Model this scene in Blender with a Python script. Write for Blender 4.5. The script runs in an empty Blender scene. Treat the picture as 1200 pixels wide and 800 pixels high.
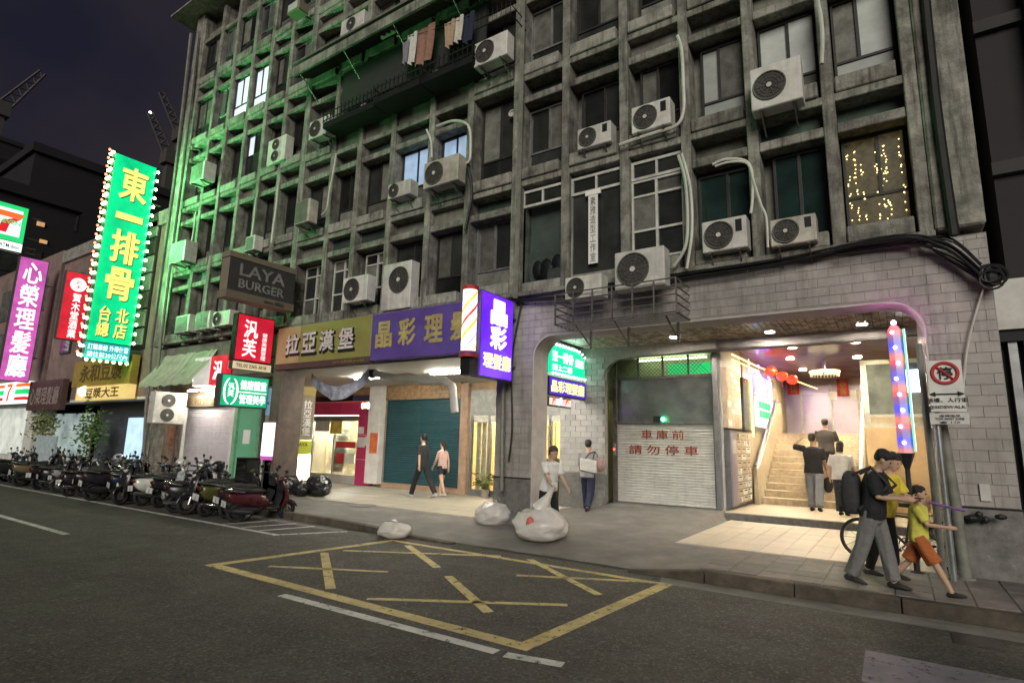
import bpy, bmesh, math, random
from mathutils import Vector, Matrix
random.seed(7)
scene = bpy.context.scene
PI = math.pi
R = math.radians

# ---------------------------------------------------------------- camera
YAW, PITCH, ROLL, FPX = R(34.0216), R(10.1458), R(1.4015), 666.47
_f = Vector((-math.sin(YAW)*math.cos(PITCH), math.cos(YAW)*math.cos(PITCH), math.sin(PITCH)))
_r0 = Vector((math.cos(YAW), math.sin(YAW), 0)); _u0 = _r0.cross(_f)
_r = _r0*math.cos(ROLL) + _u0*math.sin(ROLL); _u = _u0*math.cos(ROLL) - _r0*math.sin(ROLL)
CAM = Vector((0, 0, 1.6))
cd = bpy.data.cameras.new('camera'); cam = bpy.data.objects.new('camera', cd)
scene.collection.objects.link(cam)
cam.matrix_world = Matrix(((_r.x, _u.x, -_f.x, CAM.x), (_r.y, _u.y, -_f.y, CAM.y), (_r.z, _u.z, -_f.z, CAM.z), (0, 0, 0, 1)))
cd.sensor_fit = 'HORIZONTAL'; cd.sensor_width = 36; cd.lens = FPX*36/1200; cd.clip_end = 1200; cd.clip_start = .05
scene.camera = cam

# ---------------------------------------------------------------- sky, soft city glow from the street side
w = bpy.data.worlds.new('World'); scene.world = w; w.use_nodes = True
nt = w.node_tree; nt.nodes.clear()
SUN_EL, SUN_AZ = R(24), R(152)          # azimuth: clockwise from +Y, light comes from behind the camera's right shoulder
sky = nt.nodes.new('ShaderNodeTexSky'); sky.sky_type = 'NISHITA'; sky.sun_disc = False
sky.sun_elevation = R(-4); sky.sun_rotation = SUN_AZ; sky.dust_density = 4
bg = nt.nodes.new('ShaderNodeBackground'); bg.inputs['Strength'].default_value = .12
bg2 = nt.nodes.new('ShaderNodeBackground'); bg2.inputs['Strength'].default_value = 1
tc = nt.nodes.new('ShaderNodeTexCoord'); nz = nt.nodes.new('ShaderNodeTexNoise')
nz.inputs['Scale'].default_value = 1.6; nz.inputs['Detail'].default_value = 5
rp = nt.nodes.new('ShaderNodeValToRGB')
rp.color_ramp.elements[0].position = .36; rp.color_ramp.elements[0].color = (.011, .0108, .022, 1)
rp.color_ramp.elements[1].position = .66; rp.color_ramp.elements[1].color = (.038, .030, .028, 1)
ad = nt.nodes.new('ShaderNodeAddShader'); wo = nt.nodes.new('ShaderNodeOutputWorld')
L = nt.links.new
L(tc.outputs['Generated'], nz.inputs['Vector']); L(nz.outputs['Fac'], rp.inputs['Fac']); L(rp.outputs['Color'], bg2.inputs['Color'])
L(sky.outputs['Color'], bg.inputs['Color']); L(bg.outputs[0], ad.inputs[0]); L(bg2.outputs[0], ad.inputs[1]); L(ad.outputs[0], wo.inputs['Surface'])
sd = bpy.data.lights.new('city_glow', 'SUN'); sd.energy = 2.45; sd.angle = R(32); sd.color = (1, .945, .85)
so = bpy.data.objects.new('city_glow', sd); scene.collection.objects.link(so)
_d = Vector((math.sin(SUN_AZ)*math.cos(SUN_EL), math.cos(SUN_AZ)*math.cos(SUN_EL), math.sin(SUN_EL)))
so.rotation_euler = _d.to_track_quat('Z', 'Y').to_euler()
vs = scene.view_settings; vs.view_transform = 'Standard'; vs.look = 'None'; vs.exposure = 0; vs.gamma = 1; vs.use_curve_mapping = False
scene.cycles.max_bounces = 5; scene.cycles.diffuse_bounces = 3; scene.cycles.glossy_bounces = 2; scene.cycles.transparent_max_bounces = 8
scene.cycles.sample_clamp_indirect = 10; scene.cycles.use_denoising = True
scene.cycles.caustics_reflective = False; scene.cycles.caustics_refractive = False

# ---------------------------------------------------------------- pixel -> place (the plane touched gives the distance)
def ray(x, y): return _f + _r*((x-600)/FPX) - _u*((y-400)/FPX)
def G(x, y, z=0):
    d = ray(x, y); return CAM + d*((z-CAM.z)/d.z)
def FY(x, y, Y):
    d = ray(x, y); return CAM + d*(Y/d.y)
def FX(x, y, X):
    d = ray(x, y); return CAM + d*(X/d.x)

# ---------------------------------------------------------------- mesh building
class B:
    def __init__(s): s.v = []; s.f = []
    def add(s, v, f):
        n = len(s.v); s.v += [Vector(p) for p in v]; s.f += [[i+n for i in q] for q in f]; return s
    def box(s, x0, x1, y0, y1, z0, z1):
        if x1 < x0: x0, x1 = x1, x0
        if y1 < y0: y0, y1 = y1, y0
        if z1 < z0: z0, z1 = z1, z0
        return s.add([(x0,y0,z0),(x1,y0,z0),(x1,y1,z0),(x0,y1,z0),(x0,y0,z1),(x1,y0,z1),(x1,y1,z1),(x0,y1,z1)],
              [(0,3,2,1),(4,5,6,7),(0,1,5,4),(1,2,6,5),(2,3,7,6),(3,0,4,7)])
    def prism(s, poly, axis, a, b):
        """poly: 2-D points in the two other axes (y,z | x,z | x,y)"""
        def P(p, t): return {'x': (t,p[0],p[1]), 'y': (p[0],t,p[1]), 'z': (p[0],p[1],t)}[axis]
        n = len(poly); v = [P(p, a) for p in poly] + [P(p, b) for p in poly]
        f = [list(range(n))[::-1], list(range(n, 2*n))] + [(i, (i+1)%n, n+(i+1)%n, n+i) for i in range(n)]
        return s.add(v, f)
    def rings(s, rings, cap=True):
        n = len(rings[0]); v = [p for r in rings for p in r]; f = []
        for k in range(len(rings)-1):
            for i in range(n):
                j = (i+1) % n; f.append((k*n+i, k*n+j, (k+1)*n+j, (k+1)*n+i))
        if cap: f += [list(range(n))[::-1], list(range((len(rings)-1)*n, len(rings)*n))]
        return s.add(v, f)
    def tube(s, path, r, n=8, cap=True, flat=1.0):
        path = [Vector(p) for p in path]; rings = []
        rr = r if isinstance(r, (list, tuple)) else [r]*len(path)
        prev = None
        for i, p in enumerate(path):
            t = (path[min(i+1, len(path)-1)] - path[max(i-1, 0)]).normalized()
            if prev is None: a = t.cross(Vector((0,0,1)));  a = a if a.length > .05 else t.cross(Vector((0,1,0)))
            else: a = prev - t*prev.dot(t)
            a = a.normalized(); prev = a; b = t.cross(a)
            q = rr[i]; q = q if isinstance(q, (tuple, list)) else (q, q*flat)
            rings.append([p + a*(q[0]*math.cos(2*PI*k/n)) + b*(q[1]*math.sin(2*PI*k/n)) for k in range(n)])
        return s.rings(rings, cap)
    def ball(s, c, r, nu=10, nv=7):
        c = Vector(c); r = r if isinstance(r, (tuple, list)) else (r, r, r); rings = []
        for k in range(nv):
            a = PI*(k+.15)/(nv-.7) if False else PI*(k+.25)/(nv-.5)
            rings.append([c + Vector((r[0]*math.sin(a)*math.cos(2*PI*i/nu), r[1]*math.sin(a)*math.sin(2*PI*i/nu), -r[2]*math.cos(a))) for i in range(nu)])
        return s.rings(rings)
    def cyl(s, c, r, h, axis='z', n=14, r2=None):
        c = Vector(c); ax = {'x': Vector((1,0,0)), 'y': Vector((0,1,0)), 'z': Vector((0,0,1))}[axis]
        return s.tube([c, c+ax*h], [r, r if r2 is None else r2], n)
    def torus(s, c, Rr, r, axis='y', nu=22, nv=8):
        c = Vector(c); v = []; f = []
        for i in range(nu):
            a = 2*PI*i/nu
            for j in range(nv):
                b = 2*PI*j/nv; q = Rr + r*math.cos(b); z = r*math.sin(b)
                p = {'y': (q*math.cos(a), z, q*math.sin(a)), 'z': (q*math.cos(a), q*math.sin(a), z), 'x': (z, q*math.cos(a), q*math.sin(a))}[axis]
                v.append(c+Vector(p))
                f.append((i*nv+j, ((i+1)%nu)*nv+j, ((i+1)%nu)*nv+(j+1)%nv, i*nv+(j+1)%nv))
        return s.add(v, f)
    def xf(s, m):
        s.v = [m @ p for p in s.v]; return s

ORG = {}
def link(o): scene.collection.objects.link(o); return o
def mesh_of(b, name, org=Vector((0,0,0)), smooth=False, bevel=0):
    me = bpy.data.meshes.new(name); me.from_pydata([p-org for p in b.v], [], b.f)
    bm = bmesh.new(); bm.from_mesh(me)
    bmesh.ops.recalc_face_normals(bm, faces=bm.faces)
    if bevel:
        es = [e for e in bm.edges if len(e.link_faces) == 2 and e.calc_face_angle(0) > .6]
        bmesh.ops.bevel(bm, geom=es, offset=bevel, segments=1, affect='EDGES', clamp_overlap=True)
    bm.to_mesh(me); bm.free()
    if smooth: me.shade_smooth()
    return me
def obj(name, b, mat, parent=None, smooth=False, bevel=0):
    org = ORG.get(parent.name, Vector((0,0,0))) if parent else Vector((0,0,0))
    me = mesh_of(b, name, org, smooth, bevel); me.materials.append(mat)
    o = link(bpy.data.objects.new(name, me))
    if smooth:
        try: me.set_sharp_from_angle(angle=R(50))
        except Exception: pass
    if parent: o.parent = parent; ORG[o.name] = org
    return o
def tag(o, label=None, cat=None, group=None, kind=None):
    if label: o['label'] = label
    if cat: o['category'] = cat
    if group: o['group'] = group
    if kind: o['kind'] = kind
    return o
def thing(name, label, cat, loc=(0,0,0), group=None):
    o = link(bpy.data.objects.new(name, None)); o.location = loc; o.empty_display_size = .2
    ORG[o.name] = Vector(loc); return tag(o, label, cat, group)
def struct(name, b, mat, **k): return tag(obj(name, b, mat, **k), kind='structure')
def place(name, me, parent, loc, mat=None):
    """a small part sharing mesh data"""
    o = link(bpy.data.objects.new(name, me)); o.parent = parent
    o.location = Vector(loc) - ORG.get(parent.name, Vector((0,0,0)))
    return o
def copy_tree(o, parent=None):
    c = o.copy(); link(c); c.parent = parent
    for ch in list(o.children): copy_tree(ch, c)
    return c

BAKE = []
def txt(s, c, right, up, wd, ht, mat, parent, bold=.02, depth=.006, name='lettering', align='CENTER', line=1.0):
    cu = bpy.data.curves.new('txt', 'FONT'); cu.body = s; cu.align_x = align; cu.align_y = 'CENTER'
    cu.offset = min(bold, .006); cu.resolution_u = 2; cu.space_line = line; cu.extrude = .01; cu.fill_mode = 'BOTH'
    o = link(bpy.data.objects.new('txt', cu)); BAKE.append(('t', o, name, mat, parent, Vector(c), Vector(right).normalized(), Vector(up).normalized(), wd, ht, depth, bold))
# ---------------------------------------------------------------- materials (all procedural)
def _new(name):
    m = bpy.data.materials.new(name); m.use_nodes = True; t = m.node_tree; t.nodes.clear()
    out = t.nodes.new('ShaderNodeOutputMaterial'); p = t.nodes.new('ShaderNodeBsdfPrincipled'); t.links.new(p.outputs[0], out.inputs[0])
    return m, t, p, out
def N(t, k, **kw):
    n = t.nodes.new(k)
    for a, b in kw.items():
        if a in n.inputs: n.inputs[a].default_value = b
        else: setattr(n, a, b)
    return n
def mixc(t, fac, a, b, mode='MIX'):
    n = t.nodes.new('ShaderNodeMix'); n.data_type = 'RGBA'; n.blend_type = mode
    for k, v in ((0, fac), (6, a), (7, b)):
        if hasattr(v, 'links'): t.links.new(v, n.inputs[k])
        else: n.inputs[k].default_value = (*v, 1) if isinstance(v, tuple) and len(v) == 3 else v
    return n.outputs[2]
def noise(t, vec, scale, detail=4, rough=.6):
    n = N(t, 'ShaderNodeTexNoise', Scale=scale, Detail=detail, Roughness=rough); t.links.new(vec, n.inputs['Vector']); return n.outputs['Fac']
def ramp(t, fac, a, b, ca=0., cb=1.):
    n = t.nodes.new('ShaderNodeMapRange'); n.inputs[1].default_value = a; n.inputs[2].default_value = b; n.inputs[3].default_value = ca; n.inputs[4].default_value = cb
    t.links.new(fac, n.inputs[0]); return n.outputs[0]
def M(name, col, rough=.6, metal=0, var=.25, scale=5, bump=.15, bscale=60, dirt=.0, dirtcol=(.03,.028,.022), rnd=.12, spec=.4, streak=0):
    m, t, p, out = _new(name); lk = t.links.new
    geo = t.nodes.new('ShaderNodeNewGeometry'); pos = geo.outputs['Position']
    n1 = noise(t, pos, scale, 6, .65)
    dark = tuple(c*(1-var*1.3) for c in col); lite = tuple(min(1, c*(1+var*.8)) for c in col)
    c = mixc(t, ramp(t, n1, .3, .7), dark, lite)
    oi = t.nodes.new('ShaderNodeObjectInfo')
    if rnd:
        hs = t.nodes.new('ShaderNodeHueSaturation'); lk(c, hs.inputs['Color']); lk(ramp(t, oi.outputs['Random'], 0, 1, 1-rnd, 1+rnd), hs.inputs['Value']); c = hs.outputs[0]
    if dirt:
        n2 = noise(t, pos, scale*.35, 7, .7)
        c = mixc(t, ramp(t, n2, .45, .75, 0, dirt), c, dirtcol)
    if streak:
        mp = t.nodes.new('ShaderNodeMapping'); mp.inputs['Scale'].default_value = (7, 7, .55); lk(pos, mp.inputs['Vector'])
        n3 = noise(t, mp.outputs[0], 1.6, 5, .7)
        c = mixc(t, ramp(t, n3, .48, .74, 0, streak), c, dirtcol)
        n4 = noise(t, pos, 17, 3, .7)
        c = mixc(t, ramp(t, n4, .66, .72, 0, .55), c, (.42, .41, .36))
    lk(c, p.inputs['Base Color'])
    lk(ramp(t, n1, .2, .8, max(0, rough-.1), min(1, rough+.12)), p.inputs['Roughness'])
    p.inputs['Metallic'].default_value = metal; p.inputs['Specular IOR Level'].default_value = spec
    if bump:
        bn = noise(t, pos, bscale, 4, .6); b = N(t, 'ShaderNodeBump', Strength=bump, Distance=.02); lk(bn, b.inputs['Height']); lk(b.outputs[0], p.inputs['Normal'])
    return m
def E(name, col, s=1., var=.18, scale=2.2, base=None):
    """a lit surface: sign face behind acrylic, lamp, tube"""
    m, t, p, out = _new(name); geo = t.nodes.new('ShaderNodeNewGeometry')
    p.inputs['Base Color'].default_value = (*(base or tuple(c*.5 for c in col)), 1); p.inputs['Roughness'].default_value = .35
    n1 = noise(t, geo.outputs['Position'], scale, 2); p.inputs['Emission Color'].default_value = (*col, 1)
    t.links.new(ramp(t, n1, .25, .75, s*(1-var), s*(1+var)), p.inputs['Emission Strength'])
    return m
def glass(name, tint=(.9,.95,.95), refl=.12, rough=.03):
    m = bpy.data.materials.new(name); m.use_nodes = True; t = m.node_tree; t.nodes.clear()
    out = t.nodes.new('ShaderNodeOutputMaterial'); tr = N(t, 'ShaderNodeBsdfTransparent', Color=(*tint, 1)); gl = N(t, 'ShaderNodeBsdfGlossy', Roughness=rough)
    fr = t.nodes.new('ShaderNodeLayerWeight'); fr.inputs['Blend'].default_value = .25
    mx = t.nodes.new('ShaderNodeMixShader'); t.links.new(ramp(t, fr.outputs['Fresnel'], 0, 1, refl*.4, .9), mx.inputs[0])
    t.links.new(tr.outputs[0], mx.inputs[1]); t.links.new(gl.outputs[0], mx.inputs[2]); t.links.new(mx.outputs[0], out.inputs[0]); return m
def worn(name, col, under, lo=.47, hi=.54, rough=.7):
    """road paint rubbed through to the asphalt"""
    m, t, p, out = _new(name); lk = t.links.new; pos = t.nodes.new('ShaderNodeNewGeometry').outputs['Position']
    a = noise(t, pos, 9, 8, .75); b = noise(t, pos, 55, 4, .7)
    mm = t.nodes.new('ShaderNodeMath'); mm.operation = 'ADD'; lk(a, mm.inputs[0]); lk(ramp(t, b, 0, 1, -.16, .16), mm.inputs[1])
    grime = mixc(t, ramp(t, noise(t, pos, 2.5, 4), .35, .7), col, tuple(c*.62 for c in col))
    lk(grime, p.inputs['Base Color']); p.inputs['Roughness'].default_value = rough
    tr = t.nodes.new('ShaderNodeBsdfTransparent'); mx = t.nodes.new('ShaderNodeMixShader')
    lk(ramp(t, mm.outputs[0], lo-.1, hi-.1), mx.inputs[0]); lk(tr.outputs[0], mx.inputs[1]); lk(p.outputs[0], mx.inputs[2]); lk(mx.outputs[0], out.inputs[0])
    return m
def asphalt(name):
    m, t, p, out = _new(name); lk = t.links.new; pos = t.nodes.new('ShaderNodeNewGeometry').outputs['Position']
    c = mixc(t, ramp(t, noise(t, pos, .5, 5, .6), .35, .65), (.044, .041, .035), (.068, .063, .054))
    c = mixc(t, ramp(t, noise(t, pos, 75, 4, .8), .40, .70, 0, .75), c, (.17, .155, .13))
    c = mixc(t, ramp(t, noise(t, pos, 3.2, 6, .7), .58, .75, 0, .55), c, (.028, .027, .025))
    wv = N(t, 'ShaderNodeTexNoise', Scale=3.)
    lk(pos, wv.inputs['Vector']); vm = t.nodes.new('ShaderNodeVectorMath'); vm.operation = 'MULTIPLY_ADD'; lk(wv.outputs['Color'], vm.inputs[0]); vm.inputs[1].default_value = (.5,.5,.5); lk(pos, vm.inputs[2])
    sx = t.nodes.new('ShaderNodeMapping'); sx.inputs['Scale'].default_value = (.12, 1.5, 1); lk(vm.outputs[0], sx.inputs['Vector'])
    c = mixc(t, ramp(t, noise(t, sx.outputs[0], 1.3, 5, .6), .45, .7, 0, .45), c, (.030, .029, .027))
    c = mixc(t, ramp(t, noise(t, pos, 30, 6, .85), .50, .66, 0, .6), c, (.13, .118, .10))
    vo = N(t, 'ShaderNodeTexVoronoi', Scale=55.); lk(pos, vo.inputs['Vector']); sv = t.nodes.new('ShaderNodeSeparateColor'); lk(vo.outputs['Color'], sv.inputs[0])
    c = mixc(t, ramp(t, sv.outputs[0], .0, .45, .6, 0), c, (.016, .015, .014)); c = mixc(t, ramp(t, sv.outputs[1], .80, 1., 0, .75), c, (.19, .175, .15))
    lk(c, p.inputs['Base Color']); lk(ramp(t, noise(t, pos, 2, 4), .3, .7, .62, .9), p.inputs['Roughness']); p.inputs['Specular IOR Level'].default_value = .35
    b = N(t, 'ShaderNodeBump', Strength=.8, Distance=.02); lk(noise(t, pos, 120, 4, .7), b.inputs['Height']); lk(b.outputs[0], p.inputs['Normal'])
    return m

m_asph = asphalt('asphalt')
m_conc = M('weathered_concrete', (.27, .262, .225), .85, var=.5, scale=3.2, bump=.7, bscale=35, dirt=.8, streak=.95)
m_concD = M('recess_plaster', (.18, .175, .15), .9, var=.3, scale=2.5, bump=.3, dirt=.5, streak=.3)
m_concL = M('pale_concrete', (.33, .32, .28), .85, var=.35, scale=4, bump=.5, dirt=.5, streak=.7)
m_tile = M('facade_tile', (.35, .325, .30), .5, var=.2, scale=2.2, bump=.12, bscale=90, dirt=.45, rnd=.05, streak=.45)
m_mort = M('mortar', (.31, .29, .265), .9, var=.2, scale=12, bump=.3)
m_dado = M('stone_dado', (.17, .165, .155), .6, var=.35, scale=6, bump=.25, dirt=.3, streak=.3)
m_pave = M('paver', (.16, .145, .135), .75, var=.25, scale=7, bump=.3, bscale=80, dirt=.4, rnd=.16)
m_side = M('pavement_concrete', (.155, .148, .135), .8, var=.28, scale=2.2, bump=.35, bscale=70, dirt=.45)
m_kerb = M('kerb_concrete', (.085, .07, .052), .85, var=.45, scale=5, bump=.5, dirt=.7)
m_gut = M('gutter_concrete', (.20, .19, .168), .85, var=.25, scale=4, bump=.35, dirt=.35)
m_ftile = M('floor_tile', (.52, .46, .36), .35, var=.12, scale=6, bump=.05, dirt=.2, rnd=.07)
m_step = M('stair_marble', (.55, .45, .31), .35, var=.22, scale=8, bump=.06, dirt=.2, rnd=.1)
m_yel = worn('yellow_road_paint', (.60, .48, .20), None)
m_whi = worn('white_road_paint', (.62, .62, .58), None)
m_xing = worn('zebra_paint', (.21, .19, .22), None, .42, .54)
m_frameD = M('dark_window_frame', (.035, .035, .033), .5, .3, var=.2, bump=.05)
m_frameW = M('pale_window_frame', (.52, .52, .47), .5, var=.2, scale=8, bump=.05, dirt=.25)
m_frameA = M('aluminium_frame', (.30, .31, .31), .4, .7, var=.2, bump=.05)
m_paneD = M('dark_pane', (.026, .028, .026), .09, var=.4, scale=1.5, bump=0, spec=.5, rnd=.6)
m_paneG = M('green_dark_pane', (.014, .030, .026), .12, var=.3, scale=1.5, bump=0, spec=.5)
m_paneF = M('frosted_pane', (.42, .45, .42), .35, var=.18, scale=2, bump=.02, rnd=.3)
m_paneGrey = M('curtained_pane', (.15, .15, .13), .2, var=.35, scale=4, bump=0, rnd=.4)
m_paneLit = E('lit_pane', (.80, .93, 1.), .85, .25, 1.2)
m_paneLit2 = E('blue_lit_pane', (.45, .62, .85), .55, .3, 3)
m_panel = M('painted_panel', (.05, .08, .06), .7, var=.4, scale=4, bump=.1, rnd=.5, dirt=.4)
m_panelP = M('plaster_panel', (.20, .20, .16), .85, var=.25, scale=2.5, bump=.2, dirt=.45, streak=.5)
m_acw = M('ac_casing', (.60, .59, .54), .5, var=.15, scale=5, bump=.04, dirt=.35, rnd=.14, streak=.25)
m_acy = M('yellowed_ac_casing', (.52, .49, .41), .55, var=.2, scale=5, bump=.05, dirt=.45, streak=.35)
m_acd = M('ac_grille', (.05, .045, .04), .6, var=.3, bump=.1)
m_achub = M('ac_hub', (.55, .53, .48), .5, bump=0)
m_steel = M('galvanised_steel', (.16, .15, .14), .55, .5, var=.35, scale=12, bump=.2, dirt=.5, dirtcol=(.09, .05, .03))
m_black = M('black_iron', (.012, .012, .012), .55, .3, bump=.1)
m_cable = M('black_cable', (.012, .011, .012), .6, bump=0)
m_cond = M('white_conduit', (.55, .54, .48), .5, var=.15, bump=.05, dirt=.3)
m_pipe = M('drain_pipe', (.20, .20, .17), .6, var=.25, bump=.1, dirt=.4)
m_wood = M('wood_panel', (.30, .19, .10), .5, var=.35, scale=9, bump=.1)
m_ceil = M('ceiling_slat', (.46, .37, .27), .26, var=.18, scale=6, bump=.03, rnd=.12)
m_plast = M('white_plaster', (.62, .60, .56), .6, var=.1, scale=4, bump=.05, dirt=.2)
m_shutG = M('grey_shutter', (.62, .62, .57), .45, .0, var=.1, scale=6, bump=.04, dirt=.25, streak=.15)
m_shutB = M('teal_shutter', (.030, .095, .115), .4, .25, var=.2, scale=6, bump=.04, dirt=.3)
m_shutP = M('lilac_shutter', (.50, .46, .50), .5, .2, var=.1, scale=6, bump=.03, dirt=.2)
m_glassdark = M('smoked_acrylic', (.13, .15, .145), .16, var=.35, scale=2, bump=.05, spec=.6)
m_glass = glass('shop_glass')
m_red = M('red_print', (.45, .03, .03), .6, bump=0)
m_redlet = M('red_paint_lettering', (.28, .05, .03), .7, var=.3, bump=0)
m_stainless = M('stainless_panel', (.46, .42, .50), .36, .6, var=.08, scale=1.5, bump=0)
m_paper = M('white_paper', (.72, .71, .66), .7, var=.06, bump=0)
m_leaf = M('plant_leaf', (.09, .16, .04), .5, var=.4, scale=20, bump=.05, rnd=.3)
m_leafY = M('variegated_leaf', (.26, .30, .10), .5, var=.4, scale=20, bump=.05, rnd=.3)
m_pot = M('clay_pot', (.35, .30, .26), .7, bump=.1)
m_bagW = M('white_plastic_bag', (.72, .71, .66), .38, var=.14, scale=9, bump=.35, bscale=14, dirt=.12)
m_bagB = M('black_plastic_bag', (.012, .012, .013), .25, bump=.4, bscale=16, spec=.6)
m_brick = M('red_brick', (.26, .12, .07), .8, var=.3, bump=.3, rnd=.25)
e_lampD = None
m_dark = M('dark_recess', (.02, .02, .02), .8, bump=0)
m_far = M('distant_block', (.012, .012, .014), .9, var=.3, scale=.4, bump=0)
m_crane = M('crane_steel', (.06, .055, .05), .7, bump=0)

# lit things
e_green = E('green_sign_face', (.0, .60, .24), 1.05, .3, 1.6)
e_greenlet = E('yellow_sign_lettering', (1., .82, .20), 1.05, .05)
e_teal = E('teal_sign_face', (.02, .42, .45), .9, .1)
e_bulbG = E('green_festoon_bulb', (.40, 1., .36), 45, 0)
e_bulbg = E('low_green_festoon_bulb', (.42, 1., .32), 26, 0)
e_bulbR = E('red_festoon_bulb', (1., .10, .06), 10, 0)
e_bulbW = E('white_festoon_bulb', (.75, 1., .9), 16, 0)
e_pink = E('pink_sign_face', (.55, .10, .42), .95, .3, 2.5)
e_white = E('white_sign_lettering', (1., 1., 1.), 1.05, .05)
e_redS = E('red_sign_face', (.62, .012, .035), .95, .3, 2.6)
e_711w = E('white_lightbox', (.92, 1., .95), 1.1, .08)
e_711g = E('green_lightbox', (.02, .62, .17), 1.1, .08)
e_orange = E('orange_print_lit', (.85, .16, .03), 1.0, .05)
e_redp = E('red_print_lit', (.70, .02, .03), 1.0, .05)
e_cream = E('cream_sign_face', (.75, .62, .38), .7, .2)
e_greenH = E('clinic_green_face', (.0, .40, .19), 1.0, .28, 3)
e_purple = E('violet_sign_face', (.085, .010, .62), 2.1, .35, 2.6)
e_purlet = E('violet_sign_lettering', (1., .98, 1.), 1.5, .04)
e_purY = E('yellow_small_lettering', (1., .92, .38), 1.2, .04)
e_barber = E('barber_lightbox', (1., .97, .86), 1.25, .08)
e_barY = E('barber_yellow', (1., .62, .04), 1.1, .05)
e_barR = E('barber_red', (.75, .06, .04), 1.0, .05)
e_arc = E('arcade_green_sign', (.0, .62, .25), 1.7, .1)
e_lampW = E('warm_downlight', (1., .82, .54), 1700, 0)
e_lampC = E('arcade_downlight', (1., .90, .76), 1100, 0)
e_lampD = E('dim_arcade_downlight', (1., .90, .76), 520, 0)
e_tubeW = E('shop_tube', (1., .93, .80), 900, 0)
e_tubeY = E('barbershop_lamp', (1., .80, .48), 60, 0)
e_tubeC = E('cool_tube', (.82, .95, 1.), 5, 0)
e_tubeGy = E('garage_tube', (.80, 1., .55), 5, 0)
e_arcT = E('arcade_tube', (1., .95, .82), 190, 0)
e_led = E('green_signal', (.05, 1., .30), 22, 0)
e_ledr = E('red_signal', (1., .06, .05), 8, 0)
e_mRed = E('marquee_red', (1., .05, .05), 2.0, .1)
e_mBlue = E('marquee_blue', (.02, .03, 1.), 2.2, .1)
e_mPk = E('marquee_tube', (.62, .28, .90), .85, .25, 9)
e_mTip = E('added_tip_glow', (1., .28, .85), 200, 0)
e_mOr = E('marquee_orange', (1., .35, .06), 1.6, .1)
e_mGr = E('marquee_green_edge', (.15, .95, .50), 1.2, .3, 6)
e_mSpk = E('marquee_spark', (1., .95, .85), 14, 0)
e_viol = E('violet_led', (.28, .08, 1.), 30., .2)
e_neonY = E('yellow_neon', (1., .78, .30), 2.2, .1)
e_lant = E('red_lantern', (.95, .07, .02), 1.2, .3, 10)
e_fairy = E('fairy_light', (1., .72, .26), 7, 0)
e_street = E('far_window', (1., .55, .25), .5, .2)
m_signOff = M('unlit_violet_board', (.105, .065, .27), .5, var=.12, scale=3, bump=.02, dirt=.2)
m_signOffL = M('unlit_yellow_lettering', (.42, .34, .13), .5, bump=0)
m_signY = M('mustard_board', (.26, .24, .07), .5, var=.12, scale=2, bump=.02, dirt=.2)
m_signYl = M('pale_lettering', (.70, .62, .62), .5, bump=0)
m_signG = M('grey_board', (.055, .055, .052), .55, var=.1, bump=.02)
m_signGl = M('grey_lettering', (.24, .24, .22), .55, bump=0)
m_signGt = M('taupe_board', (.20, .17, .12), .6, var=.12, bump=.02)
m_plum = M('plum_board', (.10, .05, .05), .6, bump=.05)
m_gold = M('gold_board', (.30, .22, .04), .5, var=.2, bump=.03)
m_goldl = M('brown_lettering', (.12, .07, .02), .6, bump=0)

def marquee_mat():
    """lamps inside a frosted tube: red and blue lamps glowing through it at their heights"""
    m, t, p, out = _new('marquee_glow'); lk = t.links.new
    sep = t.nodes.new('ShaderNodeSeparateXYZ'); lk(t.nodes.new('ShaderNodeNewGeometry').outputs['Position'], sep.inputs[0])
    f = ramp(t, sep.outputs['Z'], 3.275, 3.275-.41*4, 0, 4); fr = t.nodes.new('ShaderNodeMath'); fr.operation = 'FRACT'; lk(f, fr.inputs[0])
    cr = t.nodes.new('ShaderNodeValToRGB'); e = cr.color_ramp; e.interpolation = 'EASE'
    e.elements[0].position = 0; e.elements[0].color = (.75,.2,.2,1); e.elements[1].position = 1; e.elements[1].color = (.75,.2,.2,1)
    for ps, c in ((.12,(1.,.18,.10,1)),(.24,(1.,.03,.05,1)),(.40,(.28,.07,.25,1)),(.55,(.14,.08,.45,1)),(.66,(.02,.02,1.,1)),(.80,(.03,.03,.95,1)),(.90,(.35,.12,.5,1))):
        x = e.elements.new(ps); x.color = c
    lk(fr.outputs[0], cr.inputs[0]); lk(cr.outputs[0], p.inputs['Emission Color']); p.inputs['Emission Strength'].default_value = .95; p.inputs['Base Color'].default_value = (.3,.25,.35,1); p.inputs['Roughness'].default_value = .2
    return m
e_marq = marquee_mat()
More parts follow.
